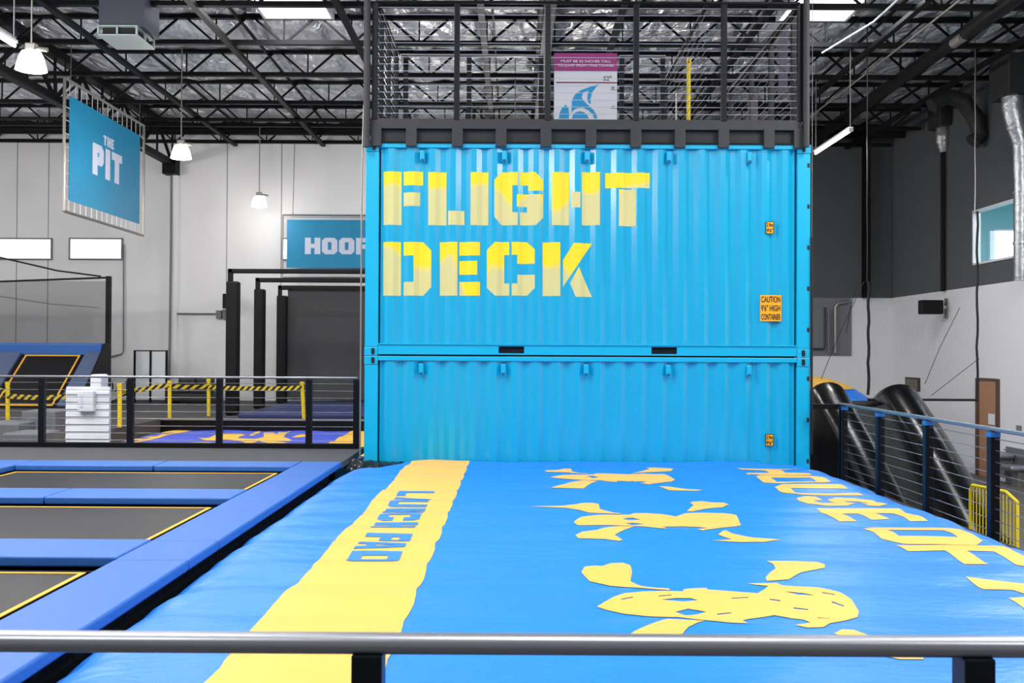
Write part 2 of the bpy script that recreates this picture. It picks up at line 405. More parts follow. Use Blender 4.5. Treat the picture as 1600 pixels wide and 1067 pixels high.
jl = ['nearest black open web roof joist, its lower bar crossing the top edge of the photo', 'second black roof joist from the front, just behind the bright skylights',
      'third black roof joist from the front, passing over the grey ceiling diffuser', 'fourth black roof joist from the front, level with the far end of the hanging banner',
      'fifth black roof joist from the front, just before the thick pipe', 'rearmost black roof joist, tight against the back wall']
j0 = joist_mesh(JY[0]); j0['label'] = jl[0]
for y, l in zip(JY[1:], jl[1:]):
    c = copy_tree(j0); c.location.y = y; c['label'] = l
# bridging bars running away from the camera under the joists
for r_, l in ((-1.35, 'black bridging beam running back above the hanging banner'), (-.925, 'black bridging beam running back right of the left hanging lamps'), (-.51, 'black bridging beam passing just left of the container tower'),
           (-.10, 'black bridging beam seen through the deck left of the height sign'), (.31, 'black bridging beam seen through the deck just right of the height sign'), (.735, 'black bridging beam seen behind the right bays of the deck railing'),
           (1.155, 'black bridging beam running back above the long tube light on the right'), (1.60, 'black bridging beam closest to the right wall')):
    x = r_*6.25
    e = empty('bridging_beam', (x, 17.6, HB), l, 'beam', 'bridging beams under the roof joists')
    MB().box(x-.06, x+.06, 17.3, 29.9, HB-.12, HB-.04).build('lower_angle', M_truss, e)
    MB().box(x+.16, x+.20, 17.3, 29.9, HT-.13, HT-.07).build('upper_angle', M_truss, e)
    for a, b in zip(JY[:-1], JY[1:]):
        MB().bar((x, a, HB-.08), (x+.18, (a+b)/2, HT-.1), .03).build('brace', M_truss, e)
# deep girders running away from the camera
def girder(x, zt, zb, y0, y1, label):
    e = empty('roof_girder', (x, y1, zb), label, 'girder', 'deep roof girders')
    MB().box(x-.13, x+.13, y0, y1, zt-.1, zt+.1).build('top_chord', M_truss, e, bevel=.02)
    MB().box(x-.11, x+.11, y0, y1-.1, zb-.09, zb+.09).build('bottom_chord', M_truss, e, bevel=.02)
    n = int((y1-y0)/1.25); d = (y1-y0)/n
    for k in range(n):
        a, b = y0+k*d, y0+(k+1)*d
        MB().bar((x, a, zt if k % 2 else zb), (x, b, zb if k % 2 else zt), .07).build('web_member', M_truss, e)
        MB().bar((x, b, zb), (x, b, zt), .05).build('web_post', M_truss, e)
    return e
g = girder(-10.35, EYE+6.62, EYE+5.6, 12.0, 29.9, 'deep black roof girder behind the hanging banner on the left')
MB().box(-10.55, -10.15, 29.6, 30.0, EYE+5.25, EYE+5.75).build('wall_bracket', M_truss, g)
girder(.58, EYE+6.62, EYE+5.75, 12.0, 29.9, 'deep black roof girder behind the height sign on the container deck')
e = empty('thick_roof_pipe', (-3, 29.0, EYE+6.3), 'thick black pipe running across the room in front of the back wall', 'pipe')
MB().tube([(XL, 29.0, EYE+6.42), (XR, 29.0, EYE+6.42)], .14, 10).build('pipe_run', M_truss, e)
for x in (-14, -9, -4, 1, 6): MB().box(x-.02, x+.02, 28.98, 29.02, EYE+6.5, HT+.1).build('hanger', M_truss, e)
o = MB().tube([(-16.9, 26.2, EYE+6.08), (8.9, 26.2, EYE+6.08)], .05, 8).build('sprinkler_pipe', M_truss)
tag(o, 'thin black sprinkler pipe crossing below the fourth and fifth roof joists', 'pipe')
# big dark pipe on the right
e = empty('roof_drain_pipe', (8.75, 24, EYE+6.2), 'large dark round pipe running back under the roof at the right', 'pipe')
MB().tube([(8.75, 12, EYE+6.22), (8.75, 29.0, EYE+6.22)], .15, 12).build('pipe_run', M_black, e)
MB().tube([(8.68, 19.2, EYE+6.13), (8.68, 19.6, EYE+6.13)], .10, 10).build('coupling', M_steelp, e)
for y in (19.0, 22.5, 26.0): MB().box(8.73, 8.77, y-.02, y+.02, EYE+6.35, HT+.1).build('hanger', M_black, e)
o = MB().tube([(7.55, 16.5, EYE+6.0), (7.55, 20.2, EYE+6.0), (7.45, 25.8, EYE+5.95), (7.4, 26.1, EYE+5.8)], .02, 8).build('conduit', M_steelp)
tag(o, 'bright thin metal conduit running back beside the large dark roof pipe', 'pipe')
o = MB().tube([(6.55, 15.5, EYE+6.05), (6.55, 18.1, EYE+6.05), (6.2, 20.0, EYE+6.05)], .018, 8).build('conduit', M_white)
tag(o, 'white conduit bending under the right skylight', 'pipe')

# ------------------------------------------------------------------ lamps
def bell_lamp(px, py, y, label, xyz=None, pw=170):
    p = Vector(xyz) if xyz else onY(px, py, y); x, z = p.x, p.z
    e = empty('pendant_lamp', (x, y, z-.2), label, 'lamp', 'bell shaped pendant lamps')
    MB().lathe((x, y, z), [(.08, .13), (.14, .115), (.175, .05), (.205, -.06), (.23, -.165), (.215, -.17), (.0, -.175)], 24).build('lamp_shade', M_lamp, e)
    MB().box(x-.08, x+.08, y-.07, y+.07, z+.13, z+.25).build('ballast_box', M_steelp, e, bevel=.02)
    MB().tube([(x+.05, y, z+.17), (x+.25, y, z+.15)], .035, 8).build('side_arm', M_steelp, e)
    MB().tube([(x, y, z+.24), (x, y, ZC-.06)], .014, 6).build('stem', M_steelp, e)
    ld = bpy.data.lights.new('lamp_light', 'POINT'); ld.energy = pw; ld.shadow_soft_size = .22; ld.color = (1, .96, .9)
    lo = bpy.data.objects.new('lamp_light', ld); C.objects.link(lo); lo.parent = e; lo.location = (0, 0, -.15)
bell_lamp(49, 93, 15.3, 'glowing bell pendant lamp nearest the camera at the upper left corner')
bell_lamp(283, 236, 22.3, 'glowing bell pendant lamp just right of the hanging banner')
bell_lamp(405, 314, 28.6, 'smallest glowing bell pendant lamp, in front of the back wall', pw=40)
for x, y, l in ((-15, 15.3, 'unseen bell lamp added beyond the left edge over the steps'), (-15, 22.3, 'unseen bell lamp added beyond the left edge over the sloped trampoline'), (-13.2, 26.3, None), (0, 23, 'unseen bell lamp added behind the container stack'),  # unseen lamps added to brighten the walls and the container face
                (0, 27.6, 'unseen bell lamp added behind the container stack near the back wall'), (7.6, 9, 'unseen bell lamp added over the right railing'), (7.6, 13.0, 'unseen bell lamp added out of frame over the slide'), (-7.5, 8, 'unseen bell lamp added over the trampolines')):
    if l: bell_lamp(0, 0, y, l, (x, y, EYE+4.5), pw=600 if (x, y) == (-7.5, 8) else 330)
def tube_light(x, y0, y1, h, label):
    z = EYE+h
    e = empty('tube_light', (x, (y0+y1)/2, z), label, 'lamp', 'hanging tube lights')
    m = (y0+y1)/2
    MB().tube([(x, y0, z), (x, m-.02, z)], .028, 8).build('tube', M_tube, e)
    MB().tube([(x, m+.02, z), (x, y1, z)], .028, 8).build('tube', M_tube, e)
    MB().box(x-.05, x+.05, y0, y1, z+.035, z+.075).build('housing', M_white, e)
    MB().box(x-.035, x+.035, y0-.06, y0, z-.03, z+.05).build('end_cap', M_steelp, e)
    ld = bpy.data.lights.new('tube_glow', 'AREA'); ld.shape = 'RECTANGLE'; ld.size = .1; ld.size_y = y1-y0; ld.energy = 110; ld.color = (1, .97, 1)
    lo = bpy.data.objects.new('tube_glow', ld); C.objects.link(lo); lo.parent = e; lo.location = (0, 0, -.04)
    for y in (y0+.02, y1-.02): MB().tube([(x, y, z+.05), (x, y, ZC-.1)], .012, 6).build('suspension_wire', M_cable, e)
pr = onY(1329, 204, 20.2)
tube_light(pr.x, 20.2, 22.55, pr.z-EYE, 'long glowing tube light hung to the right of the container')
tube_light(-7.45, 12.4, 14.7, 4.5, 'glowing tube light at the left edge beside the nearest bell lamp')

# ceiling diffuser
a = onY(152, 54, 17.5); b = onY(213, 54, 17.5)
e = empty('ceiling_diffuser', ((a.x+b.x)/2, 17.9, a.z), 'slate grey air unit with pale louvered diffuser hanging from the ceiling at the upper left', 'air diffuser')
MB().box(a.x, b.x+.12, 17.55, 18.3, a.z+.16, 9.85).build('housing', M_hvac, e, bevel=.01)
MB().box(a.x, b.x+.02, 17.5, 18.35, a.z-.01, a.z+.01).build('bottom_plate', M_diff, e)
MB().box(a.x, b.x+.02, 17.5, 18.35, a.z+.15, a.z+.17).build('top_plate', M_diff, e)
for x in (a.x+.01, (a.x+b.x)/2, b.x): MB().box(x-.015, x+.015, 17.5, 17.53, a.z, a.z+.16).build('divider', M_diff, e)
for y in (17.9, 18.33): MB().box(b.x-.01, b.x+.02, y-.015, y+.015, a.z, a.z+.16).build('divider', M_diff, e)
MB().box(a.x+.06, b.x-.06, 17.58, 18.28, a.z+.01, a.z+.15).build('core', M_ink, e)

# ------------------------------------------------------------------ windows
def window(n, px0, px1, py0, py1):
    a = onY(px0, py0, YB); b = onY(px1, py1, YB)
    e = empty('window_%d' % n, ((a.x+b.x)/2, YB, b.z), None, None); e['kind'] = 'structure'
    MB().box(a.x, b.x, YB-.03, YB-.01, b.z, a.z).build('pane', M_win, e)
    t = .045
    MB().box(a.x-t, b.x+t, YB-.06, YB, a.z, a.z+t).box(a.x-t, b.x+t, YB-.06, YB, b.z-t, b.z).box(a.x-t, a.x, YB-.06, YB, b.z, a.z).box(b.x, b.x+t, YB-.06, YB, b.z, a.z).build('window_frame', M_gwall, e)
window(1, 1, 80, 374, 404); window(2, 111, 190, 374, 404); window(3, 443, 515, 374, 405)

# right office window, a room behind glass
e = empty('window_4', (XR, (oy0+oy1)/2, oz0), None, None); e['kind'] = 'structure'
pm = bpy.data.materials.new('window glass'); pm.use_nodes = True; pp = pm.node_tree.nodes['Principled BSDF']
pp.inputs['Base Color'].default_value = (.85, .95, 1, 1); pp.inputs['Roughness'].default_value = .02; pp.inputs['Transmission Weight'].default_value = 1; pp.inputs['IOR'].default_value = 1.02; pp.inputs['Alpha'].default_value = .5
MB().box(XR+.06, XR+.07, oy0, oy1, oz0, oz1).build('pane', pm, e)
MB().box(XR-.03, XR+.16, oy1-.04, oy1, oz0, oz1).box(XR-.03, XR+.16, oy0, oy1, oz0-.02, oz0+.03).box(XR-.03, XR+.16, oy0, oy1, oz1-.03, oz1+.02).build('window_frame', M_white, e)
struct('wall_office', MB().box(XR+.15, 15.2, 26.8, 26.9, 4.6, 7.2).box(15.2, 15.3, 18, 26.9, 4.6, 7.2).box(XR+.15, 15.2, 18, 26.9, 4.5, 4.6).box(XR+.15, 15.2, 17.9, 18, 4.6, 7.2), M_officew)
struct('ceiling_office', MB().box(XR+.15, 15.2, 18, 26.9, 7.2, 7.3), M_officew)
a = onY(1554, 361, 26.75); b = onY(1612, 406, 26.75)
e = empty('window_5', (a.x, 26.75, b.z), None, None); e['kind'] = 'structure'
MB().box(a.x, b.x, 26.72, 26.76, b.z, a.z).build('pane', M_win, e)
MB().box(a.x-.05, a.x, 26.70, 26.8, b.z-.05, a.z+.05).box(a.x, b.x, 26.7, 26.8, a.z, a.z+.05).box(a.x, b.x, 26.7, 26.8, b.z-.05, b.z).build('window_frame', M_white, e)
e = empty('ceiling_light', (13.0, 23.5, 7.1), 'flat lit ceiling panel inside the office behind the right window', 'lamp')
MB().box(12.2, 14.0, 22.8, 24.2, 7.14, 7.2).build('diffuser', M_lamp, e)
ld = bpy.data.lights.new('office_light', 'AREA'); ld.size = 1.2; ld.energy = 60
lo = bpy.data.objects.new('office_light', ld); C.objects.link(lo); lo.parent = e; lo.location = (0, 0, -.05)

# ================================================================== CONTAINERS
CY, CX0, CX1 = 13.5, onY(570, 500, 13.5).x, onY(1266, 500, 13.5).x
CW = CX1-CX0
P0, P1 = CX0+.20, CX1-.20                     # corrugated panel range
NP = 20; PT = (P1-P0)/NP
def corr(x):
    """depth of the panel behind the frame front at x"""
    u = ((x-P0)/PT) % 1.0
    pts = ((0, .052), (.12, .052), (.37, .010), (.63, .010), (.88, .052), (1, .052))
    for (a, ya), (b, yb) in zip(pts[:-1], pts[1:]):
        if a <= u <= b: return ya+(yb-ya)*(u-a)/(b-a)
    return .052
BRK = sorted(set([P0+PT*(k+u) for k in range(NP) for u in (0, .12, .37, .63, .88)]+[P1]))
def container(z0, label):
    H = 2.9; z1 = z0+H; D = 2.44; yb = CY+D
    e = empty('shipping_container', ((CX0+CX1)/2, CY, z0), label, 'shipping container', 'stacked blue shipping containers')
    # corrugated long sides
    for nm, side in (('corrugated_panel', 0), ('corrugated_panel', 1)):
        mb = MB(); xs = BRK
        za, zb = z0+.16, z1-.055
        for x in xs:
            yy = CY+corr(x)+.006 if side == 0 else yb-corr(x)-.006
            mb.v += [Vector((x, yy, za)), Vector((x, yy, zb))]
        for i in range(len(xs)-1): mb.f.append((2*i, 2*i+2, 2*i+3, 2*i+1))
        o = mb.build(nm, M_cyan, e, smooth=False)
    MB().box(P0-.02, P1+.02, CY, CY+.07, z1-.062, z1-.0).build('top_rail', M_cyan2, e, bevel=.006)
    # bottom rail with fork pockets
    f0, f1 = onY(779, 548, CY).x, onY(819, 548, CY).x; g0, g1 = onY(1018, 548, CY).x, onY(1058, 548, CY).x
    mb = MB(); zr0, zr1 = z0+.02, z0+.165
    for xa, xb in ((P0-.02, f0), (f1, g0), (g1, P1+.02)): mb.box(xa, xb, CY+.005, CY+.06, zr0, zr1)
    for xa, xb in ((f0, f1), (g0, g1)): mb.box(xa, xb, CY+.005, CY+.06, zr0, zr0+.02).box(xa, xb, CY+.005, CY+.06, zr1-.03, zr1)
    mb.box(P0-.02, P1+.02, CY-.012, CY+.02, zr1-.012, zr1+.004)
    brl = mb.build('bottom_rail', M_cyan2, e)
    for xa, xb in ((f0, f1), (g0, g1)): MB().box(xa, xb, CY+.10, CY+.5, zr0+.02, zr1-.03).build('fork_pocket', M_ink, brl)
    # corner posts and castings
    for xa, xb in ((CX0, P0-.02), (P1+.02, CX1)):
        for ya, yc in ((CY, CY+.16), (yb-.16, yb)):
            MB().box(xa, xb, ya, yc, z0+.12, z1-.12).build('corner_post', M_cyan2, e, bevel=.008)
    for xa, xb, hx in ((CX0-.005, CX0+.178, CX0+.115), (CX1-.178, CX1+.005, CX1-.095)):
        for ya, yc in ((CY-.008, CY+.16), (yb-.16, yb+.008)):
            for za in (z0, z1-.118):
                c = MB().box(xa, xb, ya, yc, za, za+.118).build('corner_casting', M_cyan2, e, bevel=.008)
                if ya < CY+1:
                    pl = [(hx+.024*math.cos(t), CY-.0165, za+.06+(.022 if math.sin(t) > 0 else -.022)+.022*math.sin(t)) for t in [k*math.pi/6 for k in range(12)]]
                    MB().prism(pl, (0, .012, 0)).build('slot', M_ink, c)
    # roof, floor, ends
    MB().box(CX0+.03, CX1-.03, CY+.07, yb-.07, z1-.05, z1-.02).build('roof_panel', M_cyan2, e)
    MB().box(CX0+.03, CX1-.03, CY+.07, yb-.07, z0+.10, z0+.16).build('floor_panel', M_under, e)
    MB().box(CX0+.2, CX1-.2, CY+.062, yb-.062, z0-.004, z0+.1).build('underframe', M_under, e)
    MB().box(CX0+.03, CX0+.06, CY+.1, yb-.1, z0+.1, z1-.05).build('end_panel', M_cyan2, e)
    MB().box(CX1-.06, CX1-.03, CY+.1, yb-.1, z0+.1, z1-.05).build('end_panel', M_cyan2, e)
    # lashing hooks below the top rail
    for px in (660, 788, 917, 1045, 1171):
        x = onY(px, 250, CY).x
        hk = MB().box(x-.032, x+.032, CY-.026, CY+.03, z1-.255, z1-.10).build('lashing_hook', M_cyan2, e, bevel=.01)
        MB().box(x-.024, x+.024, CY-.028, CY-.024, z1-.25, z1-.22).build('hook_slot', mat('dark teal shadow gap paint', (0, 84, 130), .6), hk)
    # hinge notches on right post
    for k in range(5):
        z = z1-.25-k*.56
        MB().box(CX1-.045, CX1-.012, CY-.003, CY+.002, z-.06, z).build('notch', M_deckd, e)
    return e
lower = container(0, 'lower blue shipping container half hidden by the airbag')
upper = container(2.905, 'upper blue shipping container with large yellow stencil lettering')
ZU = 2.905

def Z6(pts): # pixel outlines of the stencil letters
    out = []
    for x, y in pts:
        p = onY(560+x/2.1333, 220+y/2.1333, CY+.02); out.append((p.x, p.z))
    return out
def rc(x0, y0, x1, y1): return [(x0,y0),(x1,y0),(x1,y1),(x0,y1)]
letters = {
 'f': [rc(83,102,143,280), rc(150,102,215,148), rc(150,172,205,217)],
 'l': [rc(233,104,293,281), rc(299,233,353,280)],
 'i': [rc(374,104,433,281)],
 'g': [[(478,104),(531,104),(531,148),(513,148),(513,238),(531,238),(531,281),(478,281),(453,254),(453,130)],
       [(538,104),(590,104),(616,130),(616,166),(566,166),(566,148),(538,148)],
       [(528,178),(616,178),(616,255),(592,281),(538,281),(538,238),(562,238),(562,220),(528,220)]],
 'h': [rc(645,104,703,281), rc(710,170,740,222), rc(745,104,805,281)],
 't': [rc(823,106,972,157), rc(868,162,925,284)],
 'd': [rc(82,337,141,516), [(150,337),(215,337),(243,366),(243,488),(215,516),(150,516),(150,470),(184,470),(184,382),(150,382)]],
 'e': [rc(271,337,330,516), rc(336,337,405,382), rc(336,400,396,446), rc(336,470,405,516)],
 'c': [[(455,337),(503,337),(503,380),(486,380),(486,475),(503,475),(503,516),(455,516),(428,490),(428,364)],
       [(511,337),(562,337),(588,362),(588,410),(530,410),(530,380),(511,380)],
       [(530,446),(588,446),(588,490),(562,516),(511,516),(511,475),(530,475)]],
 'k': [rc(614,338,673,517), [(718,340),(779,342),(682,487),(682,398)], [(706,474),(735,420),(779,520),(724,520)]]}
for ch, pl in letters.items():
    decal('painted_letter', [Z6(q) for q in pl], lambda x, z: (x, CY+corr(x)+.0035, z), M_paint, upper, xs=BRK)
def label_plate(px0, py0, px1, py1, lines, parent, sz, border):
    a = onY(px0, py0, CY); b = onY(px1, py1, CY)
    pl = MB().box(a.x, b.x, CY+.002, CY+.008, b.z, a.z).build('warning_label', M_lab, parent)
    if border:
        t = .008
        MB().box(a.x-t, b.x+t, CY+.001, CY+.009, a.z, a.z+t).box(a.x-t, b.x+t, CY+.001, CY+.009, b.z-t, b.z).box(a.x-t, a.x, CY+.001, CY+.009, b.z, a.z).box(b.x, b.x+t, CY+.001, CY+.009, b.z, a.z).build('label_border', M_ink, pl)
    n = len(lines); h = (a.z-b.z)/n
    for i, s in enumerate(lines):
        o = text_obj('label_text', s, h*sz, M_ink, pl, ((a.x+b.x)/2, CY-.001, a.z-h*(i+.5)-h*sz*.33), FRONT, bold=.001)
        wdt = max(v.co.x for v in o.data.vertices)-min(v.co.x for v in o.data.vertices)
        o.scale = (min(1, (b.x-a.x)*.9/wdt), 1, 1)
label_plate(1188, 461, 1221, 502, ['CAUTION', '9\'6" HIGH', 'CONTAINER'], upper, .95, False)
label_plate(1197.5, 347, 1208.5, 364.5, ['2.9m', '9\'6"'], upper, .9, True)
label_plate(1197, 679, 1208, 696, ['2.9m', '9\'6"'], lower, .9, True)

# container-top deck edge
ZT = ZU+2.9
e = empty('deck_edge_beam', ((CX0+CX1)/2, CY, ZT), 'dark grey steel curb with tabs along the top edge of the upper container', 'beam')
DZ = onY(900, 187, CY).z
x0, x1 = onY(579, 200, CY).x, onY(1252, 200, CY).x
MB().box(x0, x1, CY-.03, CY+.10, onY(900, 203, CY).z, DZ).build('upper_band', M_deck, e, bevel=.008)
MB().box(x0, x1, CY+.03, CY+.08, ZT, onY(900, 203, CY).z).build('web_panel', M_deckd, e)
MB().box(x0, x1, CY-.02, CY+.1, ZT+.0, ZT+.02).build('lower_flange', M_black, e)
for px in (588, 643, 715, 783, 853, 923, 993, 1062, 1130, 1201, 1248):
    x = onY(px, 210, CY).x
    MB().box(x-.075, x+.075, CY-.045, CY+.03, ZT-.055, DZ-.12).build('tab', M_deck, e, bevel=.01)
o = MB().box(x0, x1, CY+.1, CY+4.6, DZ-.12, DZ-.02).build('roof_deck', M_deckd)
tag(o, 'dark flat deck floor on top of the upper container', 'deck')
for s, px in enumerate((1.0, 4.0)): pass
# support legs under the rear of the deck
for x in (x0+.1, x1-.1):
    o = MB().box(x-.06, x+.06, CY+4.4, CY+4.52, 0, DZ-.12).build('deck_column', M_black)
    tag(o, 'black steel column under the rear %s corner of the deck' % ('left' if x < 0 else 'right'), 'column')

def railing(name, pts, posts, z0, zt, nc, label, group, rail_m=M_rail, post_w=.075, rail_w=.05, rail_h=.04, post_m=M_post, skip=False, cap=None, posts_top=None):
    """pts: polyline of two (x,y); posts: parameter positions 0..1; nc cables between z0 and zt"""
    (xa, ya), (xb, yb) = pts
    e = empty(name, ((xa+xb)/2, (ya+yb)/2, z0), label, 'railing', group)
    MB().bar((xa, ya, zt-rail_h/2), (xb, yb, zt-rail_h/2), rail_w, rail_h).build('top_rail', rail_m, e, bevel=min(rail_h, rail_w)*.4, seg=4, smooth=True)
    for t in posts:
        x, y = xa+(xb-xa)*t, ya+(yb-ya)*t
        p = MB().box(x-post_w/2, x+post_w/2, y-post_w/2, y+post_w/2, z0, zt-rail_h).build('post', post_m, e, bevel=.005)
        if cap: MB().box(x-post_w/2-.002, x+post_w/2+.002, y-post_w/2-.002, y+post_w/2+.002, zt-rail_h-.05, zt-rail_h-.005).build('tape_band', cap, p)
    for k in range(nc):
        z = z0+(zt-z0)*(k+1)/(nc+1.0)
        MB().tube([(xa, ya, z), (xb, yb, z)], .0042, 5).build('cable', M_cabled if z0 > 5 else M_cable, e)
    return e
zt = onY(900, 2, CY-.0).z
fx0, fx1 = onY(586, 100, CY).x, onY(1250, 100, CY).x
railing('cable_railing', ((fx0, CY), (fx1, CY)), [(onY(p, 100, CY).x-fx0)/(fx1-fx0) for p in (586, 714, 856, 994, 1131, 1250)], DZ-.02, zt, 16,
        'tall black cable railing along the front of the container deck', 'deck railings', rail_m=M_black)
railing('cable_railing', ((fx0+.02, CY+.1), (fx0+.02, CY+2.4)), (.15, .5, .93), DZ-.02, zt, 16, 'black cable railing down the left side of the container deck', 'deck railings', rail_m=M_black, rail_w=.09, rail_h=.09)
railing('cable_railing', ((fx0+.06, CY+2.44), (onY(850, 100, CY+2.44).x, CY+2.44)), (.04, .48, .98), DZ-.02, zt, 16, 'rear black cable railing of the deck, left of the height sign', 'deck railings', rail_w=.06)
railing('cable_railing', ((onY(967, 100, CY+2.44).x, CY+2.44), (2.42, CY+2.44)), (.06, .94), DZ-.02, zt, 16, 'short rear cable railing of the deck, right of the height sign', 'deck railings', rail_w=.05)
railing('cable_railing', ((fx1, CY+.1), (fx1, CY+4.4)), (.05, .33, .62, .98), DZ-.02, zt, 12, 'black cable railing down the right side of the container deck', 'deck railings', rail_m=M_black, rail_w=.09, rail_h=.09)
railing('cable_railing', ((2.62, CY+.1), (2.62, CY+4.2)), (.98, .9), DZ-.02, zt, 12, 'inner cable railing dividing the container deck beside the yellow post', 'deck railings', rail_m=M_black)
# net poles at both front corners
for px, l in ((573.5, 'left'), (1260, 'right')):
    p = onY(px, 100, CY-.10)
    o = MB().tube([(p.x, p.y, onY(px, 232, CY).z), (p.x, p.y, ZC-.1)], .045, 12).build('net_pole', M_deck)
    tag(o, 'tall grey pole rising to the roof at the front %s corner of the container deck' % l, 'pole')
p = onY(569.5, 165, CY-.03)
o = MB().tube([(p.x-.03, p.y, 1.5), (p.x-.03, p.y, p.z-.9), (p.x-.01, p.y, p.z)], .011, 8).build('conduit', M_steelp)
tag(o, 'thin white conduit running up the left edge of the container stack', 'pipe')
p = onY(1268.5, 370, CY-.02)
o = MB().tube([(p.x, p.y, p.z), (p.x, p.y, 8.9)], .006, 5).build('net_cable', M_cable); tag(o, 'thin bright cable rising above the right edge of the containers', 'cable')
o = MB().tube([(p.x, p.y, 1.6), (p.x, p.y, p.z)], .018, 6).build('net_edge_cord', M_ink); tag(o, 'black net edge cord along the right edge of the containers', 'cord')

# height sign
SY = CY+2.36
a = onY(866, 83, SY); b = onY(964, 200, SY)
e = empty('height_sign', ((a.x+b.x)/2, SY, b.z), 'purple and white height requirement sign standing on the container deck', 'sign')
zb_ = DZ-.02
MB().box(a.x, b.x, SY, SY+.03, zb_, a.z).build('sign_panel', M_signw, e)
zp = onY(900, 111, SY).z
hb_ = MB().box(a.x, b.x, SY-.006, SY, zp, a.z).build('header_band', M_purple, e)
MB().box(a.x+.03, b.x, SY-.004, SY, onY(900, 129, SY).z-.01, onY(900, 129, SY).z+.01).build('height_line', M_red, e)
cx = (a.x+b.x)/2
for s, yy, wd in (('MUST BE 52 INCHES TALL', 97.5, .80), ('TO JUMP FROM THIS TOWER', 104, .90)):
    o = text_obj('header_text', s, .052, M_signw, hb_, (cx, SY-.009, onY(900, yy, SY).z), FRONT, bold=.0006)
    wdt = max(v.co.x for v in o.data.vertices)-min(v.co.x for v in o.data.vertices); o.scale = (wd/wdt, 1, 1)
text_obj('height_number', '52"', .10, M_grey, e, (onY(949, 127, SY).x, SY-.004, onY(949, 126, SY).z), FRONT, bold=.002)
for s, yy in (('48"', 140), ('44"', 169)):
    p = onY(959, yy, SY); MB().box(p.x-.05, b.x-.0, SY-.004, SY, p.z-.006, p.z+.004).build('height_mark', M_grey, e)
    text_obj('height_number', s, .045, M_grey, e, (p.x-.01, SY-.004, p.z+.012), FRONT)
def Z7(pts): return [(onY(840+x/5.927, 60+y/5.927, SY).x, onY(840+x/5.927, 60+y/5.927, SY).z) for x, y in pts]
arc = lambda cx_, cy_, r, a0, a1, n: [(cx_+r*math.cos(R(a0+(a1-a0)*i/n)), cy_-r*math.sin(R(a0+(a1-a0)*i/n))) for i in range(n+1)]
figs = [[(565,425),(480,450),(400,480),(345,520),(318,575),(314,690),(335,662),(370,645),(420,642),(470,665),(510,705),(525,742),(552,742),(545,705),(520,665),(470,620),(425,575),(408,540),(425,500),(470,485),(462,530),(460,575),(475,600),(492,610),(490,560),(505,500)],
        [(196,742),(205,690),(225,645),(260,612),(285,645),(293,700),(290,742)],
        [(318,742),(325,712),(350,685),(390,674),(430,684),(460,710),(475,742)]]
decal('swirl_print', [Z7(q) for q in figs], lambda x, z: (x, SY-.003, z), M_signb, e)
# yellow posts on the deck
for px, y, t0, rr, l in ((1076, CY+2.6, 92, .035, 'tall yellow post standing on the container deck'), (1035, CY+3.9, 157, .030, 'short yellow post on the container deck behind the tall one')):
    p = onY(px, t0, y)
    e = empty('yellow_post', (p.x, y, DZ-.02), l, 'post', 'yellow posts on the deck')
    MB().tube([(p.x, y, DZ-.02), (p.x, y, p.z-.08)], rr, 10).build('tube', M_yel, e)
    MB().box(p.x-rr, p.x-rr*.4, y-rr, y+rr, p.z-.1, p.z).box(p.x+rr*.4, p.x+rr, y-rr, y+rr, p.z-.1, p.z).build('fork', M_yel, e)
p = onY(1056.5, 145, CY+2.9)
o = MB().tube([(p.x, p.y, DZ-.02), (p.x, p.y, p.z)], .012, 6).build('thin_white_rod', M_white); tag(o, 'thin white rod standing between the two yellow posts on the deck', 'rod')
# dim banners on the right side rail
for y0, y1, za, zb, l in ((CY+.55, CY+1.0, DZ+.55, zt-.12, 'pale mesh banner hanging on the right deck railing beside the front post'), (CY+2.3, CY+2.9, DZ+.30, DZ+.95, 'small pale mesh banner on the right deck railing further back')):
    o = MB().box(fx1-.03, fx1-.015, y0, y1, za, zb).build('mesh_banner', M_netl); tag(o, l, 'banner')
# black gym bar behind
e = empty('ladder_bar', (onY(735, 160, CY+4).x, CY+4, DZ-.02), 'pair of black hooped bars at the rear of the container deck', 'bars')
for dx in (0, .14):
    p = onY(729, 160, CY+4.0)
    MB().tube([(p.x+dx, CY+4, DZ-.1), (p.x+dx, CY+4, p.z-.03), (p.x+dx+.04, CY+4, p.z), (p.x+dx+.09, CY+4, p.z), (p.x+dx+.12, CY+4, p.z-.04), (p.x+dx+.12, CY+4, DZ-.1)], .022, 8).build('hoop', M_black, e)

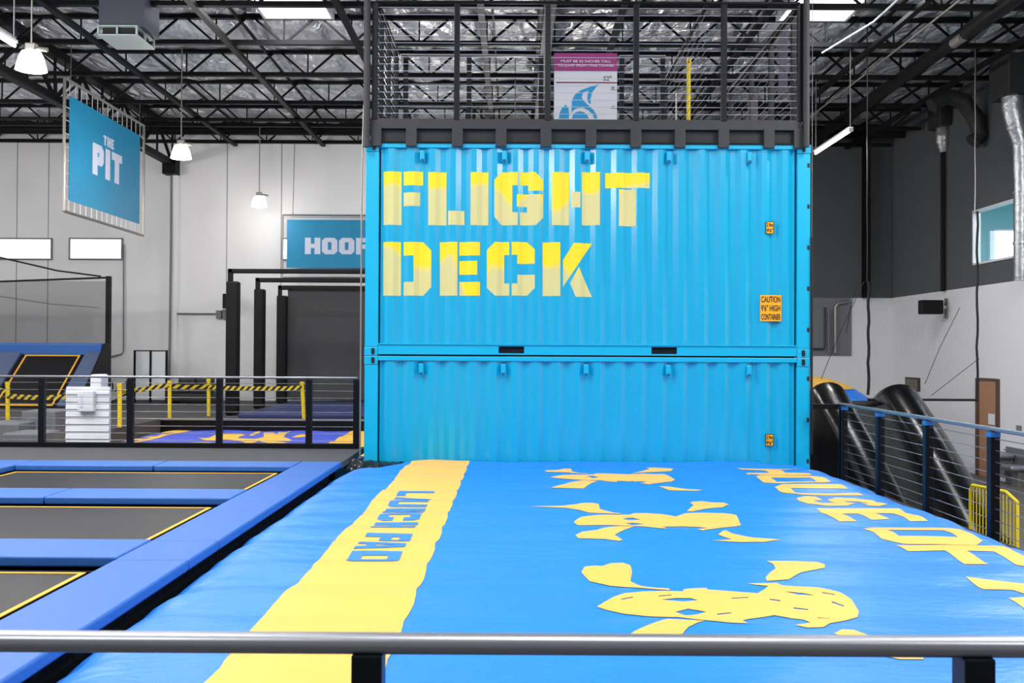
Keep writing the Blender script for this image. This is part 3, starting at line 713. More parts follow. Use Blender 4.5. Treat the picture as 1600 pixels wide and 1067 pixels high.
# ================================================================== BIG AIRBAG
AX0, AX1, AY0, AY1, AZ = -2.25, 4.10, 3.0, 13.44, 1.50
def sm(t): t = max(0, min(1, t)); return t*t*(3-2*t)
def bag_z(x, y):
    # rounded corner distance
    dx = min(x-AX0, AX1-x); dy = AY1-y
    rr = .8; d = min(dx, dy+.25, y-AY0+.3)
    if dx < rr and dy+.1 < rr: d = min(d, rr-math.hypot(rr-dx, rr-(dy+.1)))
    d = max(0, d)
    edge = min(1, d/.42); z = AZ-.24*(1-math.sqrt(max(0, 1-(1-edge)**2)))
    ph = ((y-7.06)/.72) % 1.0
    pil = abs(math.sin(math.pi*ph))
    amp = .023*(1 if y > 6 else .35+.65*sm((y-4)/2))
    z += amp*(pil-.6)*sm(d/.3)
    nx = noise.noise((x*.55, y*2.6, 1.3)); n2 = noise.noise((x*1.3+y*.6, y*3.2, 7.1)); n3 = noise.noise((x*.9, y*.9, 3.3))
    n4 = noise.noise((x*2.2-y*.5, y*5.0, 4.4))
    z += .014*nx+.008*(1-abs(n2)*2)*.6+.016*n3+.004*n4-.006
    cd = math.hypot(x-AX0, AY1-y); z -= .13*sm(1-cd/1.25)
    # crease folds fanning from the left edge
    fz = noise.noise((x*1.8, (y+x*.35)*7.0, 2.0)); z += .014*fz*(1-sm((x-AX0)/1.6))
    fz = noise.noise((x*.7, (y-x*.32)*4.0, 8.0)); z += .012*fz*sm((x-2.0)/1.5)
    return z
GS = .05
gxs = [AX0+i*(AX1-AX0)/124 for i in range(125)]; gys = [AY0+j*(AY1-AY0)/208 for j in range(209)]
bag = empty('landing_airbag', (1.0, 8.2, 0), 'huge blue stunt airbag in front of the containers with yellow stripe and prints', 'airbag')
mb = MB()
for y in gys:
    for x in gxs: mb.v.append(Vector((x, y, bag_z(x, y))))
nx_ = len(gxs)
for j in range(len(gys)-1):
    for i in range(nx_-1):
        a = j*nx_+i; mb.f.append((a, a+1, a+nx_+1, a+nx_))
mb_top = [v.z for v in mb.v]
bsheet = mb.build('top_sheet', M_bag, bag, smooth=True)
mb = MB()   # bulging sides
ring = [(x, AY0) for x in gxs]+[(AX1, y) for y in gys[1:]]+[(x, AY1) for x in reversed(gxs[:-1])]+[(AX0, y) for y in reversed(gys[1:-1])]
lv = [(0, 0, 1), (.03, .12, .85), (.05, .5, .5), (0, 1.0, .0)]
for k, (o_, dn, fr) in enumerate(lv):
    for x, y in ring:
        z = bag_z(x, y)
        ox = (-o_ if abs(x-AX0) < 1e-6 else o_ if abs(x-AX1) < 1e-6 else 0)
        mb.v.append(Vector((x+ox*.5, y, z*(1-dn) if k else z)))
n = len(ring)
for k in range(3):
    for i in range(n): mb.f.append((k*n+i, k*n+(i+1) % n, (k+1)*n+(i+1) % n, (k+1)*n+i))
mb.build('side_skirt', M_bag, bag, smooth=True)
def bag_grid(x, y):   # height of the meshed sheet itself, so prints lie flush on it
    fx = (x-AX0)/(AX1-AX0)*124; fy = (y-AY0)/(AY1-AY0)*208
    i = max(0, min(123, int(fx+1e-6))); j = max(0, min(207, int(fy+1e-6))); u = fx-i; v = fy-j
    z = lambda a, b: mb_top[(j+b)*125+i+a]
    return (z(0,0)*(1-u)+z(1,0)*u)*(1-v)+(z(0,1)*(1-u)+z(1,1)*u)*v
def onbag(lift):
    return lambda x, y: (x, y, bag_grid(x, y)+lift)
def bag_decal(name, polys, m, lift=.004):
    xs_ = [p[0] for q in polys for lp in (q if isinstance(q[0][0], (list, tuple)) else [q]) for p in lp]
    ys_ = [p[1] for q in polys for lp in (q if isinstance(q[0][0], (list, tuple)) else [q]) for p in lp]
    return decal(name, polys, onbag(lift), m, bsheet, xs=[x for x in gxs if min(xs_) < x < max(xs_)], ys=[y for y in gys if min(ys_) < y < max(ys_)])
# yellow stripe with slightly wavy edges
ny_ = 60
le = []; ri = []
for i in range(ny_+1):
    y = AY0+.02+(AY1-AY0-.03)*i/ny_
    le.append((-1.37+.012*math.sin(y*3)+.01*math.sin(y*8.7), y)); ri.append((-.585+.010*math.sin(y*8.7+1), y))
bag_decal('yellow_stripe', [[le[i], ri[i], ri[i+1], le[i+1]] for i in range(ny_)], M_bagy, .004)
def turn(polys, ox, oy):  # text run toward the camera, letter tops to the right
    return [[(ox+v, oy-u) for u, v in p] for p in polys]
bag_decal('stripe_lettering', turn(word('LAUNCH', 0, 0, 2.08, .37, gap=.14, w=.86, t=.3), -1.185, 10.33), M_bagt, .008)
bag_decal('stripe_lettering', turn(word('PAD', 0, 0, 1.05, .37, gap=.14, w=.86, t=.3), -1.175, 8.0), M_bagt, .008)
# big lettering on the right
def px_y(py): return onZ(800, py, AZ).y
for s, y0, y1, xb, hh in (('HOUSE', 12.72, 8.72, 2.86, .78), ('OF', 8.48, 6.95, 2.93, .80), ('AIR', 6.55, 4.35, 2.98, .82)):
    bag_decal('edge_lettering', turn(word(s, 0, 0, y0-y1, hh, gap=.12, w=.78, t=.25, c=.18), xb, y0), M_bagy, .004)
def pj(pts, ox, oy, s):
    out = []
    for x, y in pts:
        p = onZ(ox+x/s, oy+y/s, AZ+.005); out.append((p.x, p.y))
    return out
sk3 = [[[(140,230),(215,195),(260,180),(330,170),(420,166),(500,168),(502,155),(520,145),(545,140),(600,140),(600,152),(700,165),(810,177),(838,160),(855,142),(770,130),(890,128),(915,138),(1060,152),(1150,180),(1200,210),(1232,245),(1225,268),(1180,285),(1110,300),(1085,318),(1020,322),(965,310),(1030,296),(1000,278),(940,262),(880,252),(800,264),(748,282),(767,303),(700,300),(640,290),(560,279),(480,264),(380,263),(250,252),(180,240)],
        [(410,205),(470,198),(530,198),(562,206),(500,211)], [(467,245),(520,235),(597,244),(560,253),(510,257)],
        [(920,172),(1000,182),(1050,193),(980,188)], [(395,190),(450,184),(452,187),(398,193)], [(700,195),(770,192),(772,195),(702,198)], [(1080,180),(1130,190),(1132,194),(1078,184)], [(960,230),(1020,236),(1021,239),(960,234)], [(1060,262),(1110,270),(1111,273),(1061,266)], [(1120,215),(1170,228),(1168,231),(1119,219)], [(240,205),(290,196),(292,199),(244,208)], [(640,250),(700,244),(701,247),(642,254)], [(860,200),(905,206),(904,210),(860,204)]],
       [(75,92),(90,72),(130,68),(165,70),(200,55),(250,52),(280,65),(287,90),(280,115),(320,128),(440,148),(445,162),(395,158),(300,142),(200,132),(110,118)],
       [(848,43),(960,44),(1060,52),(1090,66),(1090,82),(990,98),(940,118),(850,122),(843,112),(885,85),(875,62)],
       [(435,279),(590,286),(560,302),(522,324),(497,355),(470,375),(230,385),(270,358),(340,325)],
       [(1128,348),(1160,328),(1210,330),(1300,365),(1420,400),(1505,436),(1500,448),(1400,445),(1370,437),(1300,420),(1200,370)]]
sk2 = [[[(290,435),(340,415),(430,405),(560,400),(630,398),(645,380),(730,372),(770,390),(900,412),(940,398),(970,375),(1060,373),(1180,385),(1260,405),(1287,450),(1230,465),(1130,487),(1060,498),(1025,492),(1085,477),(1010,460),(940,452),(820,462),(845,485),(760,477),(660,457),(520,452),(320,453)],
        [(580,421),(640,416),(692,424),(620,427)], [(600,441),(650,438),(715,442),(640,449)]],
       [(20,350),(235,347),(300,338),(345,322),(400,320),(440,335),(446,358),(560,374),(583,380),(560,388),(440,378),(330,362),(240,355)],
       [(978,325),(1000,312),(1060,310),(1130,325),(1180,325),(1218,342),(1180,355),(1080,360),(1000,368),(965,367),(1005,345)],
       [(575,462),(655,467),(620,485),(535,517),(583,540),(560,545),(480,536),(320,532),(300,518),(340,505),(430,497)],
       [(1190,497),(1235,512),(1350,530),(1520,540),(1420,550),(1280,550),(1120,543),(1232,539),(1150,515)]]
sk1 = [[[(150,180),(240,167),(410,163),(430,150),(490,145),(500,155),(620,162),(700,145),(800,150),(895,185),(830,205),(740,220),(690,215),(730,205),(640,189),(545,205),(550,213),(480,205),(430,191),(300,188)],
        [(370,176),(400,173),(440,181),(400,183)]],
       [(118,132),(200,130),(240,122),(275,125),(280,138),(375,152),(370,160),(310,157),(260,142),(130,138)],
       [(715,120),(760,115),(800,122),(885,130),(870,138),(720,141),(640,145),(740,131)],
       [(350,198),(435,205),(350,238),(155,234),(240,222)], [(795,228),(850,228),(950,238),(1055,242),(1000,250),(920,253),(850,241)]]
def skull(defs, ox, oy, s):
    out = []
    for d in defs:
        if isinstance(d[0][0], (list, tuple)): out.append([pj(l, ox, oy, s) for l in d])
        else: out.append(pj(d, ox, oy, s))
    return out
bag_decal('skull_print', skull(sk3, 880, 860, 2.6667), M_bagy)
bag_decal('skull_print', skull(sk2, 820, 700, 3.8095), M_bagy)
bag_decal('skull_print', skull(sk1, 820, 700, 3.8095), M_bagy)

# black crumpled plastic between the airbag and the container
mb = MB(); nn = 40
for j in range(9):
    for i in range(nn+1):
        x = -2.25+1.25*i/nn; y = 13.12+.042*j
        z = 1.36+.07*abs(noise.noise((x*7, y*9, 1)))+.12*sm(j/6)-.06*sm(i/nn)+.02*noise.noise((x*16, y*5, 3))
        mb.v.append(Vector((x, y, z)))
for j in range(8):
    for i in range(nn):
        a = j*(nn+1)+i; mb.f.append((a, a+1, a+nn+2, a+nn+1))
o = mb.build('crumpled_tarp', M_tarp, smooth=True); tag(o, 'crumpled black plastic sheet at the lower left corner of the containers', 'plastic sheet')

# ================================================================== TRAMPOLINE COURT
PZ = 1.55
o = MB().box(-9.6, -2.45, 2.6, 12.72, 0, 1.36).build('court_frame', M_under); tag(o, 'black base frame under the trampolines', 'frame')
o = MB().box(-2.45, -2.28, 2.6, 12.72, 0, 1.30).box(-2.45, -2.36, 2.6, 12.72, 1.30, 1.474).build('gap_liner', M_under); tag(o, 'black liner in the gap between the trampoline pads and the airbag', 'liner')
def pad(x0, x1, y0, y1, label, group, m=M_pad):
    g_ = .006
    mb = MB().box(x0+g_, x1-g_, y0+g_, y1-g_, PZ-.075, PZ)
    o = mb.build('trampoline_pad', m, bevel=.016, seg=3, smooth=True); return tag(o, label, 'pad', group)
g1 = 'pads along the airbag side'
for ya, yb_, l in ((9.48, 12.72, 'long blue side pad farthest along the airbag, ending at the walkway'), (7.43, 9.48, 'blue side pad beside the middle trampoline'), (6.74, 7.43, 'short blue side pad square between the middle and nearest trampolines'),
                 (4.1, 6.74, 'wide looking blue side pad beside the nearest trampoline, just above the handrail'), (2.9, 4.1, 'blue side pad below the handrail at the bottom left corner')):
    pad(-2.71, -2.19, ya, yb_, l, g1)
g2 = 'pads crossing between trampolines'
pad(-4.42, -2.71, 12.17, 12.72, 'blue cross pad on the walkway edge, right half', g2); pad(-6.12, -4.42, 12.17, 12.72, 'blue cross pad on the walkway edge, left half', g2)
pad(-6.72, -6.12, 10.18, 12.72, 'blue side pad at the far left edge of the farthest trampoline', g2)
pad(-4.52, -2.71, 9.55, 10.18, 'blue cross pad between the farthest and middle trampolines, right piece', g2); pad(-6.72, -4.52, 9.55, 10.18, 'blue cross pad between the farthest and middle trampolines, left piece', g2)
pad(-6.0, -2.71, 6.82, 7.48, 'long blue cross pad between the middle and nearest trampolines', g2)
pad(-6.0, -2.71, 4.1, 4.72, 'blue cross pad in front of the nearest trampoline, behind the handrail', g2)
for ya, yb_, l in ((10.05, 12.06, 'black trampoline bed with yellow edge nearest the walkway'), (7.4, 9.42, 'black trampoline bed with yellow edge, middle of the three'), (4.6, 6.66, 'black trampoline bed with yellow edge nearest the camera')):
    e = empty('trampoline', (-4.5, (ya+yb_)/2, 1.36), l, 'trampoline', 'sunken trampolines')
    xa, xb = -6.05, -2.86
    MB().box(xa, xb, ya, yb_, 1.465, 1.475).build('bed', M_bed, e)
    t = .032
    MB().box(xa, xb, yb_-t, yb_, 1.474, 1.48).box(xa, xb, ya, ya+t, 1.474, 1.48).box(xa, xa+t, ya+t, yb_-t, 1.474, 1.48).box(xb-t, xb, ya+t, yb_-t, 1.474, 1.48).build('edge_webbing', M_orange, e)
    MB().box(xa-.08, xb+.08, ya-.08, ya-.05, 1.36, 1.472).box(xa-.08, xb+.08, yb_+.05, yb_+.08, 1.36, 1.472).box(xa-.08, xa-.05, ya-.05, yb_+.05, 1.36, 1.46).box(xb+.05, xb+.08, ya-.05, yb_+.05, 1.36, 1.46).build('frame', M_black, e)
# walkway
o = e = empty('walkway', (-9, 13.7, 0), 'dark grey carpeted walkway crossing behind the trampolines', 'walkway')
MB().prism([(-16.95, 12.74, PZ-.09), (-2.2, 12.74, PZ-.09), (-2.2, 14.75, PZ-.09), (-16.95, 14.75, PZ-.09)], (0, 0, .08)).build('deck', M_carpet, e)
MB().box(-16.95, -2.3, 12.82, 14.7, 0, PZ-.09).build('base', M_under, e)
LZ = onY(400, 588, 14.5).z
lx0, lx1 = -8.2, onY(559, 640, 14.5).x
lp = [(onY(p, 640, 14.5).x-lx0)/(lx1-lx0) for p in (-70, 66, 204, 343, 483, 557)]
rl = railing('cable_railing', ((lx0, 14.5), (lx1, 14.5)), lp, PZ-.01, LZ, 9, 'long black cable railing on the walkway left of the containers', 'court railings', cap=None, rail_w=.045, rail_h=.035, post_w=.085)
MB().box(lx0, lx1, 14.44, 14.56, PZ-.01, PZ+.06).build('base_plate', M_black, rl)

# white slatted box sign on railing
a = onY(104, 604, 14.75); b = onY(171, 697, 14.75)
e = empty('slatted_panel', ((a.x+b.x)/2, 14.75, b.z), 'white slatted panel with a small box, behind the left railing', 'panel')
MB().box(a.x, b.x, 14.75, 14.79, PZ, a.z).build('back_board', M_white, e)
n = 8; h = (a.z-b.z)/n
for k in range(n):
    z = b.z+k*h
    MB().prism([(a.x, 14.72, z), (a.x, 14.75, z), (a.x, 14.75, z+h*.96), (a.x, 14.742, z+h*.96)], (b.x-a.x, 0, 0)).build('slat', M_white, e)
p = onY(124, 610, 14.7); q = onY(149, 643, 14.7)
MB().box(p.x, q.x, 14.62, 14.73, q.z, p.z).build('dispenser_box', M_white, e, bevel=.015)
MB().box(p.x+.05, p.x+.09, 14.61, 14.63, q.z+.06, p.z-.04).build('dispenser_slot', M_signw, e, bevel=.01)

# ================================================================== HANDRAILS FRONT AND RIGHT
o = MB().box(-6, 9, -5.0, 2.42, 0, 1.25).build('viewing_platform', M_carpet); tag(o, 'grey platform below the near handrail', 'platform')
e = empty('near_railing', (.3, 2.22, 1.25), 'near grey metal handrail on black posts crossing the bottom of the photo', 'railing')
pz = onY(800, 1006, 2.22).z
mb = MB(); sec = []
for k in range(20):
    t = 2*math.pi*k/20; c_, s_ = math.cos(t), math.sin(t)
    sec.append((.030*math.copysign(abs(c_)**.75, c_), .022*math.copysign(abs(s_)**.75, s_)))
mb.prism([(-3.5, 2.22+u, pz+v) for u, v in sec], (7.2, 0, 0)); mb.sm = True
mb.build('handrail', M_rail, e, smooth=True)
for px in (-380, 576, 1521, 2470):
    x = onY(px, 1040, 2.22).x
    MB().box(x-.034, x+.034, 2.185, 2.255, 1.25, pz-.018).build('post', M_post, e, bevel=.004)
for k in range(9):
    z = 1.33+k*.098
    MB().tube([(-3.5, 2.22, z), (3.7, 2.22, z)], .0042, 5).build('cable', M_cable, e)
# right railing
o = MB().box(4.22, 4.50, 2.43, 13.4, 0, 1.25).build('side_ledge', M_under); tag(o, 'black ledge carrying the right railing beside the airbag', 'ledge')
rz = onX(1552, 667, 4.38).z
rx = 4.38
ys_ = [onX(p, 700, rx).y for p in (1552, 1450, 1375, 1318)]+[13.2]
ya = 6.2; yb_ = 13.35
rr_ = railing('cable_railing', ((rx, ya), (rx, yb_)), [(y-ya)/(yb_-ya) for y in ys_+[7.0]], 1.25, rz, 9, 'black cable railing with light grey handrail along the right of the airbag', 'court railings', cap=M_tape, post_w=.085)
MB().box(CX1-.02, rx, 13.30, 13.38, rz-.09, rz-.02).build('wall_bracket', M_black, rr_)

# ================================================================== FAR LEFT AREA
FZ = 1.43
o = MB().box(-16.98, 3.5, 22.0, 29.98, 0, FZ).build('far_platform', M_carpet); tag(o, 'dark carpeted platform below the back wall', 'platform')
o = MB().box(-16.98, -7.77, 19.2, 21.85, 0, FZ).build('left_platform', M_carpet); tag(o, 'grey carpeted platform wing carrying the two left yellow posts', 'platform')
o = MB().box(-16.98, 3.5, 21.9, 22.0, FZ-.38, FZ-.02).build('platform_fascia', M_black); tag(o, 'black front edge beam of the far platform', 'beam')
o = MB().box(-16.98, 3.5, 21.86, 22.0, FZ-.02, FZ+.02).build('platform_nosing', M_steelp); tag(o, 'thin metal nosing along the edge of the far platform', 'trim')
# far airbag
bx0, bx1, by0, by1 = -7.75, -2.2, 16.6, 21.84
def fb(x, y):
    d = min(x-bx0, bx1-x, y-by0+.2, by1-y+.1); d = max(0, d)
    return 1.22-.25*(1-math.sqrt(max(0, 1-(1-min(1, d/.5))**2)))+.03*noise.noise((x*1.2, y*2, 0))
fbag = empty('far_airbag', (-5.5, 19, 0), 'royal blue airbag with golden prints beyond the left railing', 'airbag')
mb = MB(); NX, NY = 60, 44
FX = [bx0+(bx1-bx0)*i/NX for i in range(NX+1)]; FY = [by0+(by1-by0)*j/NY for j in range(NY+1)]
for y in FY:
    for x in FX: mb.v.append(Vector((x, y, fb(x, y))))
for j in range(NY):
    for i in range(NX):
        a = j*(NX+1)+i; mb.f.append((a, a+1, a+NX+2, a+NX+1))
fsheet = mb.build('top_sheet', M_bag2, fbag, smooth=True)
MB().box(bx0+.02, bx1-.02, by0+.02, by1-.02, 0, .95).build('body', M_bag2, fbag)
def fdec(name, polys, m, l=.006):
    return decal(name, polys, lambda x, y: (x, y, fb(x, y)+l), m, fsheet, xs=FX[1:-1], ys=FY[1:-1])
fdec('edge_band', [rect(bx0+.05, by0+.05, -7.0, by1-.05)], M_gold); fdec('edge_band', [rect(-3.48, by0+.05, bx1-.05, by1-.05)], M_gold)
def fp(pts):
    out = []
    for x, y in pts:
        p = onZ(160+x/3.8095, 660+y/3.8095, 1.22); out.append((p.x, min(by1-.05, p.y)))
    return out
fdec('splash_print', [fp(q) for q in (
    [(565,97),(640,86),(700,70),(830,66),(860,78),(800,90),(900,100),(960,88),(960,60),(1000,62),(1060,80),(1130,105),(1090,112),(1030,115),(1130,130),(960,136),(980,122),(930,112),(850,130),(770,148),(790,135),(850,118),(720,108),(640,112)],
    [(465,128),(520,120),(640,122),(700,128),(610,132),(540,137)], [(868,76),(900,62),(930,50),(945,52),(930,65),(890,78)], [(1030,84),(1050,65),(1120,52),(1100,66),(1080,84)],
    [(1125,88),(1180,76),(1230,74),(1230,84),(1150,90)], [(720,145),(760,128),(790,135),(750,150)])], M_gold)
fdec('band_mark', [rect(-7.5, 17.4+k*.62, -7.15, 17.75+k*.62) for k in range(6)], M_bag2, .012)

# dunk lane frames
for k, (pl, pr_, pt, y, l) in enumerate(((357, 374, 420, 23.3, 'tallest looking black padded gate frame, nearest of the three'), (400, 414, 434, 26.0, 'middle of the three black padded gate frames'), (435, 449, 446, 28.7, 'farthest black padded gate frame, holding the grey mesh backdrop'))):
    a = onY(pl, pt, y); b = onY(pr_, pt+7, y); xr = -.3
    e = empty('gate_frame', (a.x, y, FZ), l, 'gate frame', 'basketball lane frames')
    MB().box(a.x, a.x+.10, y-.06, y+.06, FZ, a.z).build('post', M_black, e)
    MB().box(a.x-.02, b.x, y-.14, y+.14, FZ+.02, a.z-.3).build('post_padding', M_padp, e, bevel=.03)
    MB().box(a.x, xr, y-.06, y+.06, b.z, a.z).build('crossbar', M_black, e, bevel=.02)
    MB().box(xr-.12, xr+.12, y-.14, y+.14, FZ, a.z).build('post', M_black, e)
    if k == 2: MB().box(b.x, xr-.1, y+.06, y+.09, FZ+.1, b.z).build('mesh_backdrop', M_panelg, e)
    zb_ = [onY(500, q, y).z for q in (0,)]
for i, (y0, y1) in enumerate(((22.3, 24.8), (25.2, 27.6))):
    o = MB().box(-6.2, -.6, y0, y1, FZ, FZ+.10).build('floor_mat', mat('navy mat vinyl', (40, 52, 104), .5, 0, .1, 5, .1, 20), bevel=.02)
    tag(o, 'navy blue floor mat in the lane %s the middle gate frame' % ('in front of' if i == 0 else 'behind'), 'mat')
# wall speaker and box beside frame 1
a = onY(349, 459, 29.4); b = onY(357, 482, 29.4)
o = MB().box(a.x, b.x+.1, 29.3, 29.7, b.z, a.z).build('wall_speaker', M_black, bevel=.02); tag(o, 'small black speaker high beside the nearest gate frame', 'speaker')
a = onY(338, 485, 29.9); b = onY(356, 497, 29.9)
e = empty('junction_boxes', (a.x, 29.9, b.z), 'small grey electrical boxes on the back wall beside the nearest gate frame', 'electrical box')
MB().box(a.x, a.x+.16, 29.85, 30, b.z, a.z).build('box', M_gwall, e, bevel=.01); MB().box(a.x+.2, b.x, 29.85, 30, b.z-.03, a.z+.03).build('box', M_gwall, e, bevel=.01)
a = onY(268, 490, 29.9)
MB().tube([(a.x, 29.93, a.z), (onY(338, 490, 29.9).x, 29.93, a.z)], .025, 6).build('conduit_run', M_steelp, e)
p0 = onY(193, 382, 29.93); p1 = onY(193, 553, 29.93); p2 = onY(170, 558, 29.93)
o = MB().tube([p0, p1+Vector((0,0,.1)), p1+Vector((-.05,0,.0)), p2], .022, 6).build('wall_conduit', M_gwall); tag(o, 'thin grey conduit curving down the wall right of the second window', 'pipe')
p0 = onY(268, 270, 29.9); p1 = onY(268, 625, 29.9)
o = MB().tube([p0, (p0.x+.02, 29.85, (p0.z+p1.z)/2+1), (p0.x, 29.85, p1.z)], .035, 8).build('wall_conduit', M_gwall); tag(o, 'grey vertical pipe on the back wall below the girder end', 'pipe')
# framed white panels
y = 28.6
a = onY(211, 547, y); b = onY(260, 622, y)
e = empty('folding_screen', ((a.x+b.x)/2, y, FZ), 'two white panels in a black frame standing by the back wall', 'screen')
wd = (b.x-a.x)
for k in range(3):
    x = a.x+wd*k/2; MB().box(x-.03, x+.03, y-.03, y+.03, FZ, a.z).build('frame_post', M_black, e)
MB().box(a.x, b.x, y-.02, y+.02, a.z-.03, a.z).build('frame_top', M_black, e)
for k in range(2): MB().box(a.x+wd*k/2+.03, a.x+wd*(k+1)/2-.03, y-.01, y+.01, FZ+.1, a.z-.03).build('panel', M_white, e)
# couch
y = 28.3
a = onY(262, 590, y); b = onY(330, 631, y)
e = empty('couch', ((a.x+b.x)/2, y, FZ), 'black leather two seat couch against the back wall behind the hazard tape', 'couch')
MB().box(a.x, b.x, y, y+.8, FZ+.05, FZ+.3).build('base', M_couch, e, bevel=.04)
m = (a.x+b.x)/2
for xa, xb in ((a.x+.12, m), (m, b.x-.12)):
    MB().box(xa, xb, y-.03, y+.6, FZ+.28, FZ+.43).build('seat_cushion', M_couch, e, bevel=.05, seg=3)
    MB().box(xa, xb, y+.5, y+.8, FZ+.40, a.z).build('back_cushion', M_couch, e, bevel=.07, seg=3)
for xa, xb in ((a.x-.05, a.x+.14), (b.x-.14, b.x+.05)): MB().box(xa, xb, y-.03, y+.8, FZ, FZ+.55).build('armrest', M_couch, e, bevel=.05, seg=3)
# yellow stanchions and tape
ST = [(12, 600, 664, 20.6, 'yellow post in front of the sloped trampoline at the left edge'), (187, 603, 671, 19.6, 'yellow post just right of the white slatted panel'), (265, 598, 654, 22.2, 'yellow post in front of the left end of the couch'),
      (326, 595, 649, 23.0, 'yellow post in front of the right end of the couch'), (472, 600, 655, 22.3, 'leaning yellow post near the container side of the lanes')]
sp_ = []
for px, p0, p1, y, l in ST:
    a = onY(px, p0, y); b = onY(px+(3 if px == 472 else 0), p1, y)
    zb2 = FZ if y > 10 else 0
    bot = Vector((b.x, y, min(b.z, FZ) if y > 10 else 0.0)) if y > 10 else Vector((b.x, y, 0.0))
    e = empty('hazard_post', bot, l, 'post', 'yellow posts with hazard tape')
    if y > 10: bot.z = FZ
    e.location = bot
    MB().tube([bot, a], .042, 10).build('tube', M_yel, e)
    MB().tube([a-Vector((0,0,.02)), a+Vector((0,0,.05))], .05, 10).build('cap', M_yel, e)
    sp_.append(a)
def tape(a, b, label, sag=.03):
    mb = MB(); n = 12; h = .05
    for i in range(n+1):
        t = i/n; p = a.lerp(b, t)-Vector((0, .05, .12+sag*4*t*(1-t)))
        mb.v += [p+Vector((0,0,-h)), p+Vector((0,0,h))]
    for i in range(n): mb.f.append((2*i, 2*i+2, 2*i+3, 2*i+1))
    o = mb.build('hazard_tape', M_haz); s_ = o.modifiers.new('solid', 'SOLIDIFY'); s_.thickness = .004
    tag(o, label, 'tape', 'strips of hazard tape')
tape(sp_[0]-Vector((1.2, 0, .02)), sp_[0], 'yellow and black tape at the left edge of the photo')
tape(sp_[0]-Vector((0, 0, .12)), onY(110, 610, 20.6), 'yellow and black tape running to the white slatted panel')
tape(sp_[1], onY(200, 603, 22.2)+Vector((.0, 0, 0)), 'short yellow and black tape behind the second railing post', .0)
tape(onY(208, 602, 22.2), sp_[2]+Vector((0,0,.08)), 'yellow and black tape in front of the white framed panels', .01)
tape(sp_[2]+Vector((0,0,.06)), sp_[3]+Vector((0,0,.0)), 'yellow and black tape in front of the couch')
tape(sp_[3]+Vector((0,0,-.02)), sp_[4]+Vector((0,0,.04)), 'long yellow and black tape across the basketball lanes')

# sloped wall trampoline with net
e = empty('sloped_trampoline', (-13, 26.5, FZ), 'sloped black trampoline with blue padding against the left of the back wall', 'trampoline')
yb1, yt1 = 25.5, 27.2
zt1 = onY(100, 555, yt1).z
def slope_pt(x, t): return Vector((x, yb1+(yt1-yb1)*t, FZ+(zt1-FZ)*t))
nrm = Vector((0, -(zt1-FZ), (yt1-yb1))).normalized()
xr_ = onY(150, 560, yt1).x; xb0, xb1 = onY(42, 557, yt1).x, onY(128, 557, yt1).x
def slab(x0, x1, t0, t1, th, nm, m, lift=0):
    pl = [slope_pt(x0, t0), slope_pt(x1, t0), slope_pt(x1, t1), slope_pt(x0, t1)]
    return MB().prism([p+nrm*lift for p in pl], nrm*th).build(nm, m, e, bevel=.01)
slab(-16.9, xr_+.2, -.05, 1.0, .03, 'backing', M_under)
slab(xb1+.13, xr_+.2, 0, 1.0, .08, 'side_pad', mat('faded grey blue pad', (84, 98, 130), .6, 0, .1, 6), .03)
slab(-16.9, xb0-.13, 0, 1.0, .08, 'side_pad', mat('faded grey blue pad', (84, 98, 130), .6, 0, .1, 6), .03)
slab(xb0, xb1, .02, .97, .02, 'bed', M_bed, .03)
t_ = .05
for args in ((xb0, xb1, .95, .975), (xb0, xb1, .02, .045)): slab(*args, .01, 'edge_webbing', M_orange, .052)
for args in ((xb0, xb0+t_, .045, .95), (xb1-t_, xb1, .045, .95)): slab(*args, .01, 'edge_webbing', M_orange, .052)
z2 = onY(100, 536, 27.4).z
MB().box(-16.9, xr_+.15, 27.2, 27.7, zt1-.02, z2).build('top_pad', M_pad, e, bevel=.05, seg=3)
MB().prism([(xr_+.2, yb1, FZ), (xr_+.2, 27.6, FZ), (xr_+.2, 27.6, z2), (xr_+.2, 27.25, z2)], (.04, 0, 0)).build('side_panel', M_under, e)
MB().box(-16.8, xr_+.1, 27.5, 27.6, FZ, zt1).build('back_frame', M_black, e)
a = onY(158, 430, 27.4); b = onY(165, 430, 27.4)
e = empty('net_enclosure', (a.x, 27.76, FZ), 'grey safety net on a black post above the sloped trampoline', 'net')
MB().box(a.x, b.x, 27.71, 27.83, FZ, a.z).build('post', M_black, e)
zr = onY(0, 437, 27.4).z
MB().box(-16.8, a.x, 27.76, 27.77, z2, zr).build('netting', M_net, e)
MB().tube([(-16.8, 27.76, zr), (-14.5, 27.76, zr-.03), (a.x, 27.76, a.z-.04)], .03, 6).build('top_rope', M_ink, e)
p = onY(0, 402, 26.5); q = onY(90, 423, 27)
MB().tube([p-Vector((.5,0,-.15)), p, q, (a.x, 27.4, a.z-.03)], .025, 6).build('side_rope', M_ink, e)
p = onY(0, 463, 27.38); q = onY(80, 475, 27.38)
MB().tube([p, q, onY(157, 481, 27.38)], .012, 5).build('tie_line', M_grey, e)
# padded steps
for x0p, x1p, yt_, yd, z1p, l in ((33, 86, 642, 17.6, 0, 'grey padded block behind the left railing, the taller rear one'), (3, 60, 677, 16.2, 0, 'grey padded block behind the left railing, the lower front one'), (-30, 28, 661, 17.0, 0, 'grey padded block behind the left railing at the photo edge')):
    a = onY(x0p, yt_, yd); b = onY(x1p, yt_, yd)
    o = MB().box(a.x, b.x, yd, yd+.8, 0, a.z).build('padded_block', M_block, bevel=.03, seg=3, smooth=True); tag(o, l, 'padded block', 'grey padded blocks')
